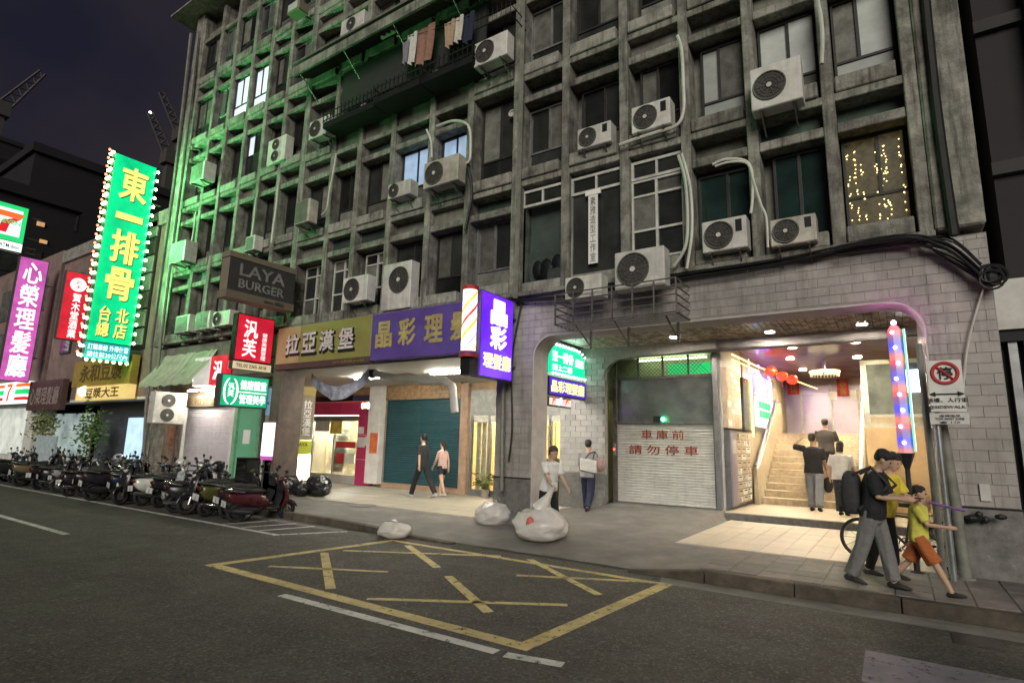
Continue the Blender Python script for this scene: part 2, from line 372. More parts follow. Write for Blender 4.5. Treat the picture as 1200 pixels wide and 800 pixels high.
# ================================================================ SETTING: road, markings, pavement
struct('road', B().add([(-500,-80,0),(300,-80,0),(300,500,0),(-500,500,0)], [(0,1,2,3)]), m_asph)
def seg(b, p, q, wd, z=.004):
    d = (q-p); d.z = 0; d.normalize(); n = Vector((-d.y, d.x, 0))*wd/2
    b.add([Vector((v.x, v.y, z)) for v in (p-n, q-n, q+n, p+n)], [(0,1,2,3)])
c4 = [Vector((-7.3,4.2,0)), Vector((-2.62,4.16,0)), Vector((-2.42,6.96,0)), Vector((-6.95,6.98,0))]
b = B()
for i in range(4):
    p, q = c4[i], c4[(i+1)%4]; d = (q-p).normalized()*.07; seg(b, p-d*(1 if i%2==0 else -1), q+d*(1 if i%2==0 else -1), .15 if i != 2 else .11)
struct('yellow_box_outline', b, m_yel)
for a in ((315,663.5,455,670,.09),(380,647.5,387.5,690,.11),(477.5,639,512.5,665,.11),(525,675,572.5,717.5,.11),(402,645,587,651.5,.09),(430,701.5,665,709,.09),(605,674,765,682,.09),(620,655,702,697,.10)):
    b = B(); seg(b, G(a[0],a[1]), G(a[2],a[3]), a[4], .005); struct('yellow_hatch_line', b, m_yel)
b = B(); seg(b, G(330,697), G(582,764), .11); struct('white_lane_line', b, m_whi)
b = B(); seg(b, G(592,767), G(660,779), .11); struct('white_lane_line', b, m_whi)
b = B(); seg(b, Vector((-18.5,4.0,0)), G(78,626), .11); struct('white_lane_line', b, m_whi)
b = B(); seg(b, Vector((-34,6.1,0)), Vector((-8.75,6.08,0)), .10); seg(b, Vector((-8.78,6.03,0)), Vector((-8.2,7.1,0)), .09, .0045); struct('scooter_bay_line', b, m_whi)
for xx in (-9.35, -9.9, -10.5):
    b = B(); seg(b, Vector((xx,6.15,0)), Vector((xx+.25,7.1,0)), .08); struct('scooter_bay_line', b, m_whi)
b = B(); seg(b, G(343,688,0), G(358,691,0), .1); 
b = B(); b.add([(-.35,5.05,.004),(2.6,4.95,.004),(2.7,5.75,.004),(-.36,5.83,.004)], [(0,1,2,3)]); struct('zebra_stripe', b, m_xing)
b = B(); b.add([(-.3,3.5,.004),(2.6,3.4,.004),(2.6,4.15,.004),(-.32,4.25,.004)], [(0,1,2,3)]); struct('zebra_stripe', b, m_xing)
b = B(); b.add([(-60,6.99,.003),(-8.4,6.99,.003),(-8.4,7.32,.003),(-60,7.32,.003)], [(0,1,2,3)]); b.add([(-2.5,6.99,.003),(8,6.75,.003),(8,7.32,.003),(-2.6,7.32,.003)], [(0,1,2,3)]); struct('gutter', b, m_gut)
# a utility cover in the road
b = B(); b.box(-.17,.17,-.17,.17,0,.006); b.xf(Matrix.Translation(G(1145,752)))
obj('manhole_cover', b, M('cast_iron', (.05,.05,.05), .5, .6, bump=.5, bscale=30)); tag(bpy.data.objects['manhole_cover'], 'small square iron cover in the asphalt above the zebra stripe', 'manhole cover')

def sst(t): t = max(0, min(1, t)); return t*t*(3-2*t)
def kz(x):
    if x < -5.5: return .13 - .115*sst((x+9.2)/3.4)
    if x < -2.9: return .015
    return .015 + .125*sst((x+2.9)/.9)
def pz(x, y):
    e = kz(x); z = e + (.13-e)*sst((y-7.45)/2.2)
    return z + .18*sst((y-10.2)/2.6)*sst((x+5.75)/.1)*sst((-3.1-x)/.1)
xs = [-60,-40,-30,-24,-20,-16,-13,-11,-10] + [-9.4+.2*i for i in range(18)]+[-5.76,-5.7,-5.64,-5.4,-5,-4.6,-4.2,-3.8,-3.4,-3.2,-3.15,-3.1,-3.0,-2.8,-2.6,-2.4,-2.2,-2,-1.6] + [-.5,.5,1.5,3,6,10]
ys = [7.45,7.7,8,8.4,8.8,9.2,9.7,10.2,10.7,11.2,11.7,12.2,12.8,13.4,14.8,17]
b = B(); nx = len(xs)
b.v = [Vector((x, y, pz(x,y))) for y in ys for x in xs]
b.f = [(j*nx+i, j*nx+i+1, (j+1)*nx+i+1, (j+1)*nx+i) for j in range(len(ys)-1) for i in range(nx-1)]
pave = struct('pavement', b, m_side, smooth=True)
x = -60.
while x < 9:
    wd = 1.0 + random.uniform(-.02,.02); x2 = x+wd-.012
    if x2 > -40:
        a, c = kz(x)+.006+random.uniform(-.004,.004), kz(x2)+.006
        bb = B(); y0 = 7.30+random.uniform(-.006,.006)
        bb.add([(x,y0,0),(x2,y0,0),(x2,7.46,0),(x,7.46,0),(x,y0+.02,a),(x2,y0+.02,c),(x2,7.46,c),(x,7.46,a)], [(0,3,2,1),(4,5,6,7),(0,1,5,4),(1,2,6,5),(2,3,7,6),(3,0,4,7)])
        if max(a,c) > .03: obj('kerb_stone', bb, m_kerb, pave, bevel=.008)
    x += wd
pm = mesh_of(B().box(-.162,.162,-.162,.162,-.03,.012), 'paver', bevel=.006); pm.materials.append(m_pave)
for i in range(20):
    for j in range(5):
        X, Yy = -2.0+.335*i, 7.63+.335*j
        if X > 3.6: continue
        o = place('paver', pm, pave, (X, Yy, pz(X,Yy)+random.uniform(-.003,.004))); o.rotation_euler = (0, -math.atan((pz(X+.1,Yy)-pz(X-.1,Yy))/.2), 0)
# arcade floors
fl = struct('arcade_floor', B().box(-3.05,.40,9.17,12.74,.10,.134), m_mort)
tm = mesh_of(B().box(-.148,.148,-.298,.298,-.01,.012), 'floor_tile', bevel=.003); tm.materials.append(m_ftile)
for i in range(11):
    for j in range(6): place('floor_tile', tm, fl, (-2.87+.302*i, 9.48+.602*j, .134+random.uniform(-.001,.002)))
fl2 = struct('shop_arcade_floor', B().box(-21,-6.55,9.3,13.2,.10,.136), m_mort)
m_ftile2 = M('shop_floor_tile', (.36, .33, .26), .4, var=.15, scale=3, bump=.05, dirt=.35, rnd=.1)
tm2 = mesh_of(B().box(-.297,.297,-.297,.297,-.01,.012), 'floor_tile', bevel=.003); tm2.materials.append(m_ftile2)
for i in range(20):
    for j in range(6): place('floor_tile', tm2, fl2, (-18.3+.602*i, 9.62+.602*j, .136+random.uniform(-.001,.002)))
b = B(); b.cyl((0,0,0), .3, .006, n=22); b.xf(Matrix.Translation(G(425,592,.15))); tag(obj('drain_cover', b, m_steel), 'round steel drain cover in the pale arcade floor by the pink shop', 'drain cover')

# ================================================================ APARTMENT BUILDING
YF = 9.15
bld = thing('apartment_building', 'long weathered concrete apartment block with deep window grid over a tiled arcade', 'building', (-9.8, 9.4, .13))
PX = [.54,-.48,-1.56,-2.63,-3.75,-4.98,-6.1,-7.4,-8.54,-9.83,-11.04,-12.13,-13.43,-14.57,-15.6,-16.7,-17.85,-18.95,-20.25]
NB = len(PX)-1; TOP = 17.2; NS = 5
def BZ(k, i): return 4.52 + 2.37*k + (.12 if i >= 12 else 0)
# core behind the recesses
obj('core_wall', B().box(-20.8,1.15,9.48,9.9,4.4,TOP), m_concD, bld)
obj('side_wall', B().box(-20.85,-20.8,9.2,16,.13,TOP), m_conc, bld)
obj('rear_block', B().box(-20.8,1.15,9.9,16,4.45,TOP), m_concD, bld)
for i, x in enumerate(PX):
    wd = .085 if i not in (6, 12) else .12
    z1 = TOP-.3
    obj('pilaster', B().box(x-wd,x+wd,9.05+.02*(i%2),9.49,4.46 if i else 4.5,z1), m_conc, bld, bevel=.012)
obj('end_pier', B().box(.625,1.15,9.0,9.5,4.5,TOP), m_conc, bld, bevel=.03)
obj('end_pier', B().box(-20.8,-20.33,9.02,9.5,4.5,TOP), m_conc, bld, bevel=.03)
b = B()
for q in range(3): b.box(-21.7+.06*q, 1.3, 8.45+.16*q, 9.7, TOP+.12*q, TOP+.06+.12*q)
obj('roof_eave', b, m_concL, bld)
norail = {(1,6)}
nosill = set()
def bay(i): return PX[i+1]+.09, PX[i]-.09
WN = {}
def window(i, k, kind, z0=None, z1=None, y=9.37, x0=None, x1=None):
    a, c = bay(i); B0 = BZ(k, i)
    z0 = B0+.26 if z0 is None else z0; z1 = B0+1.70 if z1 is None else z1
    x0 = a+.02 if x0 is None else x0; x1 = c-.02 if x1 is None else x1
    fm = {'white': m_frameW, 'shopw': m_frameW}.get(kind, random.choice([m_frameD,m_frameD,m_frameA]) if kind in ('dark','curtain') else m_frameD)
    f = B(); t = .035
    f.box(x0,x1,y-.03,y+.05,z0,z0+t).box(x0,x1,y-.03,y+.05,z1-t,z1).box(x0,x0+t,y-.03,y+.05,z0+t,z1-t).box(x1-t,x1,y-.03,y+.05,z0+t,z1-t)
    panes = []; xm = (x0+x1)/2 + random.uniform(-.06,.06); h = z1-z0
    tr = {'white': (.42,), 'frost': (.26,), 'dark': (.3,), 'curtain': (.28,), 'lit': (.3,), 'blue': (.34,), 'fairy': (.35,), 'half': (.5,)}.get(kind, ())
    zl = [z0+t] + [z0+h*q for q in tr] + [z1-t]
    if kind in ('white',): zl = [z0+t, z0+h*.36, z0+h*.80, z1-t]
    for zz in zl[1:-1]: f.box(x0+t,x1-t,y-.025,y+.045,zz-.02,zz+.02)
    for q in range(len(zl)-1):
        za, zb = zl[q]+(.02 if q else 0), zl[q+1]-(.02 if q < len(zl)-2 else 0)
        split = not (q == 0 and kind in ('frost','dark','curtain','fairy','lit','blue','half'))
        if split: f.box(xm-.022,xm+.022,y-.022,y+.043,za,zb)
        panes += [(x0+t,xm-.022,za,zb),(xm+.022,x1-t,za,zb)] if split else [(x0+t,x1-t,za,zb)]
    w_ = obj('window', f, fm, bld)
    pmats = {'frost': [m_paneF, m_paneF, m_paneGrey], 'dark': [m_paneD, m_paneD, m_paneGrey], 'green': [m_paneG, m_paneG], 'lit': [m_paneLit], 'blue': [m_paneLit2],
             'white': [m_paneD, m_paneD, m_paneGrey], 'curtain': [m_paneGrey, m_paneGrey, m_paneD], 'fairy': [m_curt], 'half': [m_paneD, m_paneLit, m_paneD]}[kind]
    for q, (xa, xb, za, zb) in enumerate(panes):
        mt = pmats[(q + (i+k)) % len(pmats)] if len(pmats) > 1 else pmats[0]
        if kind == 'blue' and q == 0: mt = m_paneGrey
        if kind == 'half': mt = m_paneLit if q == 1 else m_paneD
        yy = y + (.018 if q % 2 else 0)
        obj('pane', B().box(xa-.004,xb+.004,yy,yy+.008,za-.004,zb+.004), mt, w_)
    return w_
m_curt = E('curtain_lit_from_inside', (.30, .22, .07), .10, .9, 14, base=(.045,.04,.02))
kinds = {}
for k in range(NS):
    for i in range(NB): kinds[(k,i)] = random.choice(['dark','dark','curtain','dark','curtain'])
for q in ((0,0,'fairy'),(0,1,'green'),(0,2,'green'),(0,3,'white'),(0,9,'white'),(0,10,'white'),(0,11,'white'),(1,0,'frost'),(1,1,'frost'),(1,2,'frost'),(1,3,'dark'),(1,4,'dark'),(1,5,'dark'),(1,7,'blue'),(1,8,'blue'),
          (3,14,'lit'),(3,15,'lit'),(2,14,'half'),(2,5,'dark'),(2,4,'dark'),(2,3,'dark'),(2,1,'curtain'),(2,0,'frost')): kinds[(q[0],q[1])] = q[2]
for k in range(NS+1):
    for seg_ in ((.625, -13.35, 0), (-13.35, -20.33, 12)):
        B0 = BZ(k, seg_[2])
        if k < NS: obj('floor_ledge', B().box(seg_[0],seg_[1],9.075,9.49,B0-.13,B0) if k else B().box(seg_[0],seg_[1],9.0,9.49,B0-.09,B0-.004), m_conc, bld, bevel=.01)
for k in range(NS):
    for i in range(NB):
        a, c = bay(i); B0 = BZ(k, i)
        # parapet block under the window
        if (k, i) not in ((0,5),(0,4)) and not (k == 2 and 7 <= i <= 10):
            dx = random.uniform(.03,.09); hz = .25+random.uniform(-.02,.02)
            obj('sill', B().box(a+.015,c-dx,9.02+random.uniform(0,.03),9.36,B0+.004,B0+hz), m_concL if random.random() < .4 else m_conc, bld, bevel=.015)
        # rail and little transom panel above
        if (k, i) not in ((1,6),(0,3),(0,4),(0,5)):
            obj('rail', B().box(a-.004,c+.004,9.09,9.4,B0+1.73,B0+1.885), m_conc, bld, bevel=.012)
            dp = random.choice([9.24,9.28,9.34,9.4])
            obj('transom_panel', B().box(a,c,dp,dp+.06,B0+1.885,B0+2.24), random.choice([m_panel,m_panel,m_panelP,m_concD]) , bld)
        if k == 2 and 7 <= i <= 10:
            obj('parapet_panel', B().box(a,c,9.14,9.3,B0+.004,B0+.78), m_panelP, bld, bevel=.015)
            window(i, k, 'dark', z0=B0+.8)
        elif (k, i) == (0,4) or (k, i) == (0,5) or (k, i) == (0,3):
            f = B(); z0, z1 = B0+1.80, B0+2.16
            xm = (a+c)/2; y = 9.2
            f.box(a,c,y-.03,y+.05,z0,z0+.05).box(a,c,y-.03,y+.05,z1-.05,z1).box(a,a+.045,y-.03,y+.05,z0+.05,z1-.05).box(c-.045,c,y-.03,y+.05,z0+.05,z1-.05).box(xm-.02,xm+.02,y-.025,y+.045,z0+.05,z1-.05)
            w_ = obj('transom_window', f, m_frameW, bld)
            for xa, xb in ((a+.04,xm-.015),(xm+.015,c-.04)): obj('pane', B().box(xa,xb,y+.005,y+.015,z0+.045,z1-.045), m_paneD, w_)
            if i == 3: window(i, k, 'white', z0=B0+.3, z1=B0+1.78, y=9.2, x0=a, x1=c)
            else:
                f = B(); z0, z1 = B0+.22, B0+1.78
                f.box(a,c,y-.02,y+.05,z0-.2,z0).box(a,a+.03,y-.02,y+.05,z0,z1).box(c-.03,c,y-.02,y+.05,z0,z1)
                w_ = obj('window', f, m_concL, bld); obj('pane', B().box(a+.02,c-.02,y+.01,y+.02,z0,z1), m_glass if i == 5 else m_paneD, w_)
        elif (k, i) == (1,6):
            window(i, k, 'dark', z0=B0+.26, z1=B0+2.2, y=9.43)
        else:
            hz = random.uniform(-.05,.02); inset = .0 if kinds[(k,i)] == 'fairy' else random.choice([0, .0, .12])
            window(i, k, kinds[(k,i)], z1=B0+1.70+hz, y=(9.37 if i < 12 else 9.40) if not (i >= 12 and (k >= 3 or kinds[(k,i)] == 'half')) else 9.2, x0=a+.02+inset)
# fairy lights in the curtained window
for q in range(110):
    col = random.choice([.10,.20,.30,.52,.60,.66,.88]); a, c = bay(0)
    P_ = (a+(c-a)*(col+random.uniform(-.02,.02)), 9.355, 4.52+random.uniform(.3,1.55))
    if q == 0: fm_ = mesh_of(B().ball((0,0,0), .0075, 6, 5), 'fairy_bulb'); fm_.materials.append(e_fairy)
    place('fairy_bulb', fm_, bld, P_)
# room behind the big first-floor glass: shelf, chair backs, ceiling strip
b = B(); b.box(-5.95,-5.1,9.455,9.47,4.75,6.2); obj('room_backdrop', b, M('dim_room_wall', (.10,.11,.09), .8, var=.3, scale=2), bld)
for q, (xx, zz, rr) in enumerate(((-5.55,5.0,.16),(-5.3,5.1,.13),(-5.75,5.05,.12))): obj('stored_chair', B().ball((xx,9.37,zz), (rr,.05,rr*1.5)), m_black, bld, smooth=True)
obj('room_shelf', B().box(-5.55,-5.12,9.34,9.44,5.02,5.06).box(-5.5,-5.2,9.33,9.43,4.78,5.0), m_steel, bld)

# ---------------------------------------------------------------- tiled arcade front with the rounded opening
AX0, AX1, AZ, AR = -5.68, .42, 3.64, .42
def arch(x0, x1, zt, r, zb=.13, n=7):
    p = [(x1, zb)]
    p += [(x1-r+r*math.cos(t), zt-r+r*math.sin(t)) for t in [PI/2*q/n for q in range(n+1)]]
    p += [(x0+r-r*math.sin(t), zt-r+r*math.cos(t)) for t in [PI/2*q/n for q in range(n+1)]]
    return p + [(x0, zb)]
pts = [(-6.52,.1),(-6.52,4.43),(1.15,4.43),(1.15,.1)] + arch(AX0, AX1, AZ, AR, .1)
front = obj('tiled_front', B().prism(pts, 'y', YF+.004, YF+.5), m_mort, bld)
# smooth lining of the opening
ap = arch(AX0, AX1, AZ, AR); ap2 = arch(AX0+.02, AX1-.02, AZ-.02, AR-.02)
b = B(); n = len(ap)
for (pa, ya) in ((ap, YF-.004), (ap2, YF-.004), (ap2, YF+.52), (ap, YF+.52)): b.v += [Vector((x_, ya, z_)) for x_, z_ in pa]
for q in range(n-1):
    for l in range(4): b.f.append((l*n+q, l*n+q+1, ((l+1)%4)*n+q+1, ((l+1)%4)*n+q))
obj('arch_lining', b, M('arch_render', (.46,.43,.40), .6, var=.15, bump=.1, dirt=.25), bld, smooth=True)
tw, th, gap = .285, .135, .005; meshes = {}
def blocked(xa, xb, za, zb):
    """x-range of this course that lies in the opening"""
    zm = za
    if zm >= AZ: return None
    if zm > AZ-AR:
        d = AR - math.sqrt(max(0, AR*AR - (zm-(AZ-AR))**2)); return AX0+d-.0, AX1-d
    return AX0-.004, AX1+.004
zz = .98; row = 0
while zz < 4.40:
    x = -6.50 - (tw/2 if row % 2 else 0); z1 = min(zz+th-gap, 4.41)
    while x < 1.13:
        xa, xb = max(x, -6.50), min(x+tw-gap, 1.14); bl = blocked(xa, xb, zz, z1); rngs = [(xa, xb)]
        if bl:
            rngs = []
            if xa < bl[0]: rngs.append((xa, min(xb, bl[0])))
            if xb > bl[1]: rngs.append((max(xa, bl[1]), xb))
        for (p, q) in rngs:
            if q-p < .03: continue
            key = (round(q-p,2), round(z1-zz,3))
            if key not in meshes: meshes[key] = mesh_of(B().box(-key[0]/2,key[0]/2,-.012,.02,-key[1]/2,key[1]/2), 'tile', bevel=.002); meshes[key].materials.append(m_tile)
            place('tile', meshes[key], front, ((p+q)/2, YF+.008+random.uniform(-.0025,.0025), (zz+z1)/2))
        x += tw
    zz += th; row += 1
for (xa, xb) in ((-6.53,AX0-.002),(AX1+.002,1.16)):
    obj('dado', B().box(xa,xb,YF-.012,YF+.3,.1,.955), m_dado, front, bevel=.01); obj('dado_band', B().box(xa-.004,xb+.004,YF-.018,YF+.3,.957,.975), m_black, front)
# side return tiles of the left pillar (faces the shops)
zz = .98; row = 0
while zz < 3.3:
    y = YF+.03
    while y < YF+.48:
        y2 = min(y+.22, YF+.49); obj('tile', B().box(-6.535,-6.515,y,y2-.012,zz,zz+th-gap), m_tile, front) if row % 1 == 0 else 0; y += .22
    zz += th; row += 1
# arcade ceiling of narrow boards, inner beam, walls
CZ = 3.92
sl = mesh_of(B().box(-.052,.052,9.66,12.58,-.01,.01), 'ceiling_board', bevel=.004); sl.materials.append(m_ceil)
cl = obj('arcade_ceiling', B().box(-6.4,.9,9.64,12.6,CZ+.012,CZ+.06), m_dark, bld)
x = -6.1
while x < .85: place('ceiling_board', sl, cl, (x,0,CZ)); x += .112
obj('inner_beam', B().box(-6.5,1.0,12.58,12.85,3.70,4.3), M('beam_render', (.40,.38,.36), .6, var=.15, bump=.08, dirt=.25), bld)
obj('beam_lip', B().box(-6.5,1.0,12.555,12.578,3.70,3.735), m_steel, bld)
obj('pier_inside', B().box(.44,1.14,9.66,13.0,.1,CZ+.3), M('inner_render', (.33,.29,.28), .7, var=.2, bump=.1, dirt=.3), bld)
for (px_, py_) in ((790,394),(902,388),(1010,379)):
    p = G(px_, py_, CZ-.012); lit = px_ == 902
    o = obj('downlight', B().cyl((p.x,p.y,CZ-.03), .085, .02, n=16), e_lampC if lit else e_lampD, bld); obj('trim_ring', B().torus((p.x,p.y,CZ-.022), .095, .014, 'z', 18, 6), m_frameW, o, smooth=True)
# ---------------------------------------------------------------- garage bay with roller shutter (left of the stair hall)
RX, RZ = Vector((1,0,0)), Vector((0,0,1))
m_inr = M('inner_tile_wall', (.42,.41,.39), .5, var=.12, scale=5, bump=.08, dirt=.25)
pts = [(-6.9,.1),(-6.9,4.3),(-3.1,4.3),(-3.1,3.70)] + [(-5.69+.42-.42*math.sin(t), 3.62-.42+.42*math.cos(t)) for t in [PI/2*q/6 for q in range(7)]] + [(-5.69,.1)]
iw = obj('inner_wall', B().prism(pts, 'y', 12.42, 12.56), m_mort, bld)
zz = .98; row = 0
while zz < 3.66:
    x = -6.88-(.14 if row % 2 else 0)
    while x < -5.75:
        xa, xb = max(x,-6.88), min(x+.273, -5.70)
        if xb-xa > .04: obj('tile', B().box(xa,xb,12.402,12.43,zz,zz+.123), m_inr, iw)
        x += .285
    zz += .135; row += 1
obj('dado', B().box(-6.9,-5.688,12.40,12.58,.1,.95), m_dado, iw, bevel=.008)
obj('garage_side', B().box(-6.95,-6.88,12.56,15.4,.1,4.2), m_inr, bld)
obj('garage_ceiling', B().box(-6.9,-3.2,12.9,15.4,4.02,4.1), m_plast, bld)
obj('garage_rear', B().box(-6.9,-3.2,15.35,15.42,.1,4.02), M('garage_wall', (.5,.55,.4), .7), bld)
o = obj('garage_lamp', B().box(-5.9,-4.0,15.0,15.1,3.93,3.97), e_tubeGy, bld)
sY = 12.95; GX0, GX1, GZ = -5.60, -3.34, .31
sh = obj('shutter_guide', B().box(-5.70,GX0,sY-.06,sY+.06,GZ,3.22), m_steel, bld)
obj('shutter_guide', B().box(GX1,GX1+.02,sY-.06,sY+.06,GZ,3.66), m_steel, sh)
for zz in (2.12, 3.18): obj('shutter_crossbar', B().box(GX0,GX1,sY-.05,sY+.05,zz,zz+.05), m_steel, sh)
b = B(); z = GZ+.01
while z < 2.10:
    b.prism([(sY,z),(sY-.016,z+.013),(sY-.016,z+.044),(sY,z+.058)], 'x', GX0, GX1); z += .06
tag(obj('shutter_slats', b, m_shutG, sh), kind='stuff')
obj('acrylic_panel', B().box(GX0,GX1,sY-.01,sY+.01,2.17,3.18), m_glassdark, sh)
for (s, zz, wd, hh) in (('車 庫 前', 1.88, 1.0, .21), ('請 勿 停 車', 1.53, 1.62, .21)): txt(s, (-4.50,sY-.022,zz), RX, RZ, wd, hh, m_redlet, sh, bold=.015, depth=.003)
b = B(); x = -5.75
while x < -3.3:
    for sgn in (-1, 1):
        xa, xb = x, x+sgn*.43
        if -5.7 < xb < -3.3: b.tube([(xa,sY-.03,3.23),(xb,sY-.03,3.68)], .006, 4, False)
    x += .085
tag(obj('wire_grille', b, m_steel, sh), kind='stuff')
for xx in (-5.62,-5.05,-4.45,-3.85): obj('grille_post', B().box(xx-.02,xx+.02,sY-.06,sY-.02,3.23,3.70), m_steel, sh)
obj('garage_notice', B().box(-4.75,-3.65,14.2,14.25,3.42,3.68), e_711g, bld)
p = FY(777,491,sY-.07); o = obj('signal_lamp', B().ball(p, .05, 10, 8), e_led, bld, smooth=True); obj('signal_box', B().box(p.x-.24,p.x-.07,sY-.06,sY-.012,p.z-.07,p.z+.07), m_black, o)
p = FY(719,526,sY-.08); o = obj('key_switch', B().box(-5.68,-5.62,sY-.11,sY-.062,p.z-.14,p.z+.14), m_frameA, bld); obj('switch_lamp', B().ball((-5.65,sY-.12,p.z), .025, 8, 6), e_ledr, o)
obj('post', B().box(-3.32,-3.20,12.86,12.98,.13,3.70), m_frameA, bld, bevel=.01)
obj('partition', B().box(-3.24,-3.16,12.98,15.4,.13,4.0), m_plast, bld)

# ---------------------------------------------------------------- stair hall
HX0, HX1 = -3.14, 1.0
m_hallw = M('hall_wall', (.50,.42,.30), .45, var=.15, scale=4, bump=.04, dirt=.15)
m_hallc = M('hall_ceiling', (.56,.43,.35), .16, var=.12, scale=2, bump=.02)
plat = obj('platform', B().box(HX0,1.0,12.78,15.32,.10,.30), m_ftile, bld, bevel=.006)
obj('platform_edge', B().box(HX0,1.0,12.74,12.785,.12,.285), m_dado, plat)
SX0, SX1 = -2.86, -.80
for s in range(11):
    y0 = 15.3+.275*s; z0 = .30+.162*s
    st = obj('step', B().box(SX0,SX1,y0,y0+.30,z0-.05,z0+.158), m_step, bld, bevel=.006)
    x = SX0 + (.0 if s % 2 else -.2)
    while x < SX1:
        xa, xb = max(x,SX0)+.003, min(x+.42,SX1)-.003
        if xb > xa+.02: obj('riser_tile', B().box(xa,xb,y0-.012,y0+.005,z0+.006,z0+.152), m_step, st)
        x += .42
ytop = 15.3+.275*11
obj('landing', B().box(-3.14,1.0,ytop,22,1.9,2.08), m_step, bld)
obj('hall_wall', B().box(HX0-.02,HX0+.02,15.0,22,.1,4.1), m_hallw, bld)
obj('hall_wall', B().box(1.0,1.06,12.86,22,.1,4.1), m_hallw, bld)
obj('hall_ceiling', B().box(-3.14,1.0,12.86,22,3.99,4.06), m_hallc, bld)
bw = obj('hall_back_wall', B().box(-3.2,1.0,21.6,21.7,2.0,4.1), m_hallw, bld)
xs2 = [FY(q,470,21.5).x for q in (919,939,974,1006,1012)]
for q in range(4): obj('steel_panel', B().box(xs2[q]+.012,xs2[q+1]-.012,21.5,21.58,2.09,3.72), m_stainless, bw, bevel=.01)
for zz in (3.40,3.50,3.60,3.70): obj('steel_band', B().box(xs2[1],xs2[3],21.47,21.5,zz,zz+.05), m_stainless, bw)
for q in xs2: obj('steel_mullion', B().box(q-.03,q+.03,21.44,21.5,2.09,3.8), m_frameW, bw)
# balustrades of the stair
def bal(x0, x1, name):
    pl = [(15.0,.3),(15.0,1.15),(15.3,1.22),(ytop,2.95),(ytop+.6,3.0),(ytop+.6,2.08),(ytop,2.0),(15.3,.3)]
    o = obj(name, B().prism(pl, 'x', x0, x1), m_hallw, bld, bevel=.01)
    obj('handrail', B().tube([((x0+x1)/2,15.0,1.21),((x0+x1)/2,15.3,1.28),((x0+x1)/2,ytop,3.01),((x0+x1)/2,ytop+.6,3.06)], .035, 8), m_stainless, o, smooth=True)
bal(SX0-.13, SX0-.01, 'balustrade'); bal(SX1+.01, SX1+.13, 'balustrade')
obj('side_panel', B().box(-.62,.95,15.6,15.7,.3,2.15), M('beige_panel', (.55,.40,.24), .5, var=.12, scale=2, bump=.03), bld)
obj('mezzanine_frame', B().box(-.62,.95,15.62,15.7,2.16,2.26).box(-.62,.95,15.62,15.7,2.40,2.46).box(-.62,-.50,15.62,15.72,2.26,3.7).box(.1,.17,15.62,15.7,2.46,3.7).box(-.62,.95,15.62,15.7,3.62,3.72), m_frameW, bld)
obj('mezzanine_pane', B().box(-.5,.95,15.66,15.67,2.46,3.62), m_glassdark, bld)
obj('mezzanine_lamp', B().box(.18,.6,15.58,15.62,2.95,3.45), e_tubeC, bld)
# mailbox wall facing the stair
mb = thing('mailbox_cabinet', 'tall cabinet of pale metal letterboxes beside the stair steps', 'mailboxes', (-3.02,14,.3))
obj('carcass', B().box(-3.15,-3.03,13.0,15.0,.36,2.0), m_frameA, mb)
obj('side_board', B().box(-3.03,-3.0,13.0,13.5,.4,1.95), m_stainless, mb); obj('pasted_note', B().box(-2.998,-2.994,13.1,13.4,1.5,1.8), m_paper, mb)
for r_ in range(10):
    for c_ in range(3):
        y0 = 13.53+.48*c_; z0 = .42+.155*r_
        d = obj('letterbox_door', B().box(-3.03,-3.008,y0,y0+.46,z0,z0+.13), m_step if random.random() < .8 else m_paper, mb, bevel=.004)
        obj('slot', B().box(-3.009,-3.005,y0+.1,y0+.36,z0+.085,z0+.105), m_black, d)
        if random.random() < .35: obj('letter', B().box(-3.0,-2.985,y0+.15,y0+.27,z0+.03,z0+.12), m_paper, d)
nb_ = thing('directory_board', 'cream directory board of small name plates hung above the letterboxes', 'notice board', (-3.05,13.6,2.1))
obj('board', B().box(-3.15,-3.05,13.0,14.35,2.05,3.38), m_hallw, nb_)
for r_ in range(9):
    for c_ in range(4): obj('name_plate', B().box(-3.05,-3.04,13.05+.32*c_,13.05+.32*c_+.30,2.1+.14*r_,2.1+.14*r_+random.uniform(.10,.128)), random.choice([m_paper,m_step,m_ftile]), nb_)
db = obj('display_case', B().box(-3.12,-3.0,14.4,15.2,2.05,3.3), m_glassdark, bld); obj('case_edge', B().box(-3.0,-2.96,15.2,15.24,1.9,3.4), e_neonY, db)
# lit calendar board, string of violet lights, lanterns, red papers
cb = thing('lit_timetable', 'green and white backlit timetable board on the stair hall wall', 'lit board', (-3.05,17.3,2.4))
obj('face', B().box(-3.10,-3.04,16.2,18.6,2.2,3.0), e_711w, cb)
for r_ in range(2):
    for c_ in range(4): obj('green_cell', B().box(-3.04,-3.03,16.45+.42*c_,16.45+.42*c_+.34,2.45+.25*r_,2.45+.25*r_+.2), e_711g, cb)
ft = thing('flower_picture', 'pale backlit flower picture hung above the timetable board', 'picture', (-3.05,17.4,3.2))
obj('print', B().box(-3.10,-3.04,16.2,18.6,3.05,3.6), E('pale_print', (.62,.66,.85), .8, .6, 5), ft)
ch = thing('violet_light_string', 'string of violet lights looped beside the flower picture', 'light string', (-2.95,16.5,3.3))
b = B()
for q in range(60):
    y = 16.1 + (0 if q % 2 else 1.6) + random.gauss(0,.12); b.ball((-2.95,y,3.35+random.gauss(0,.18)), .022, 6, 4)
tag(obj('violet_bulbs', b, e_viol, ch), kind='stuff')
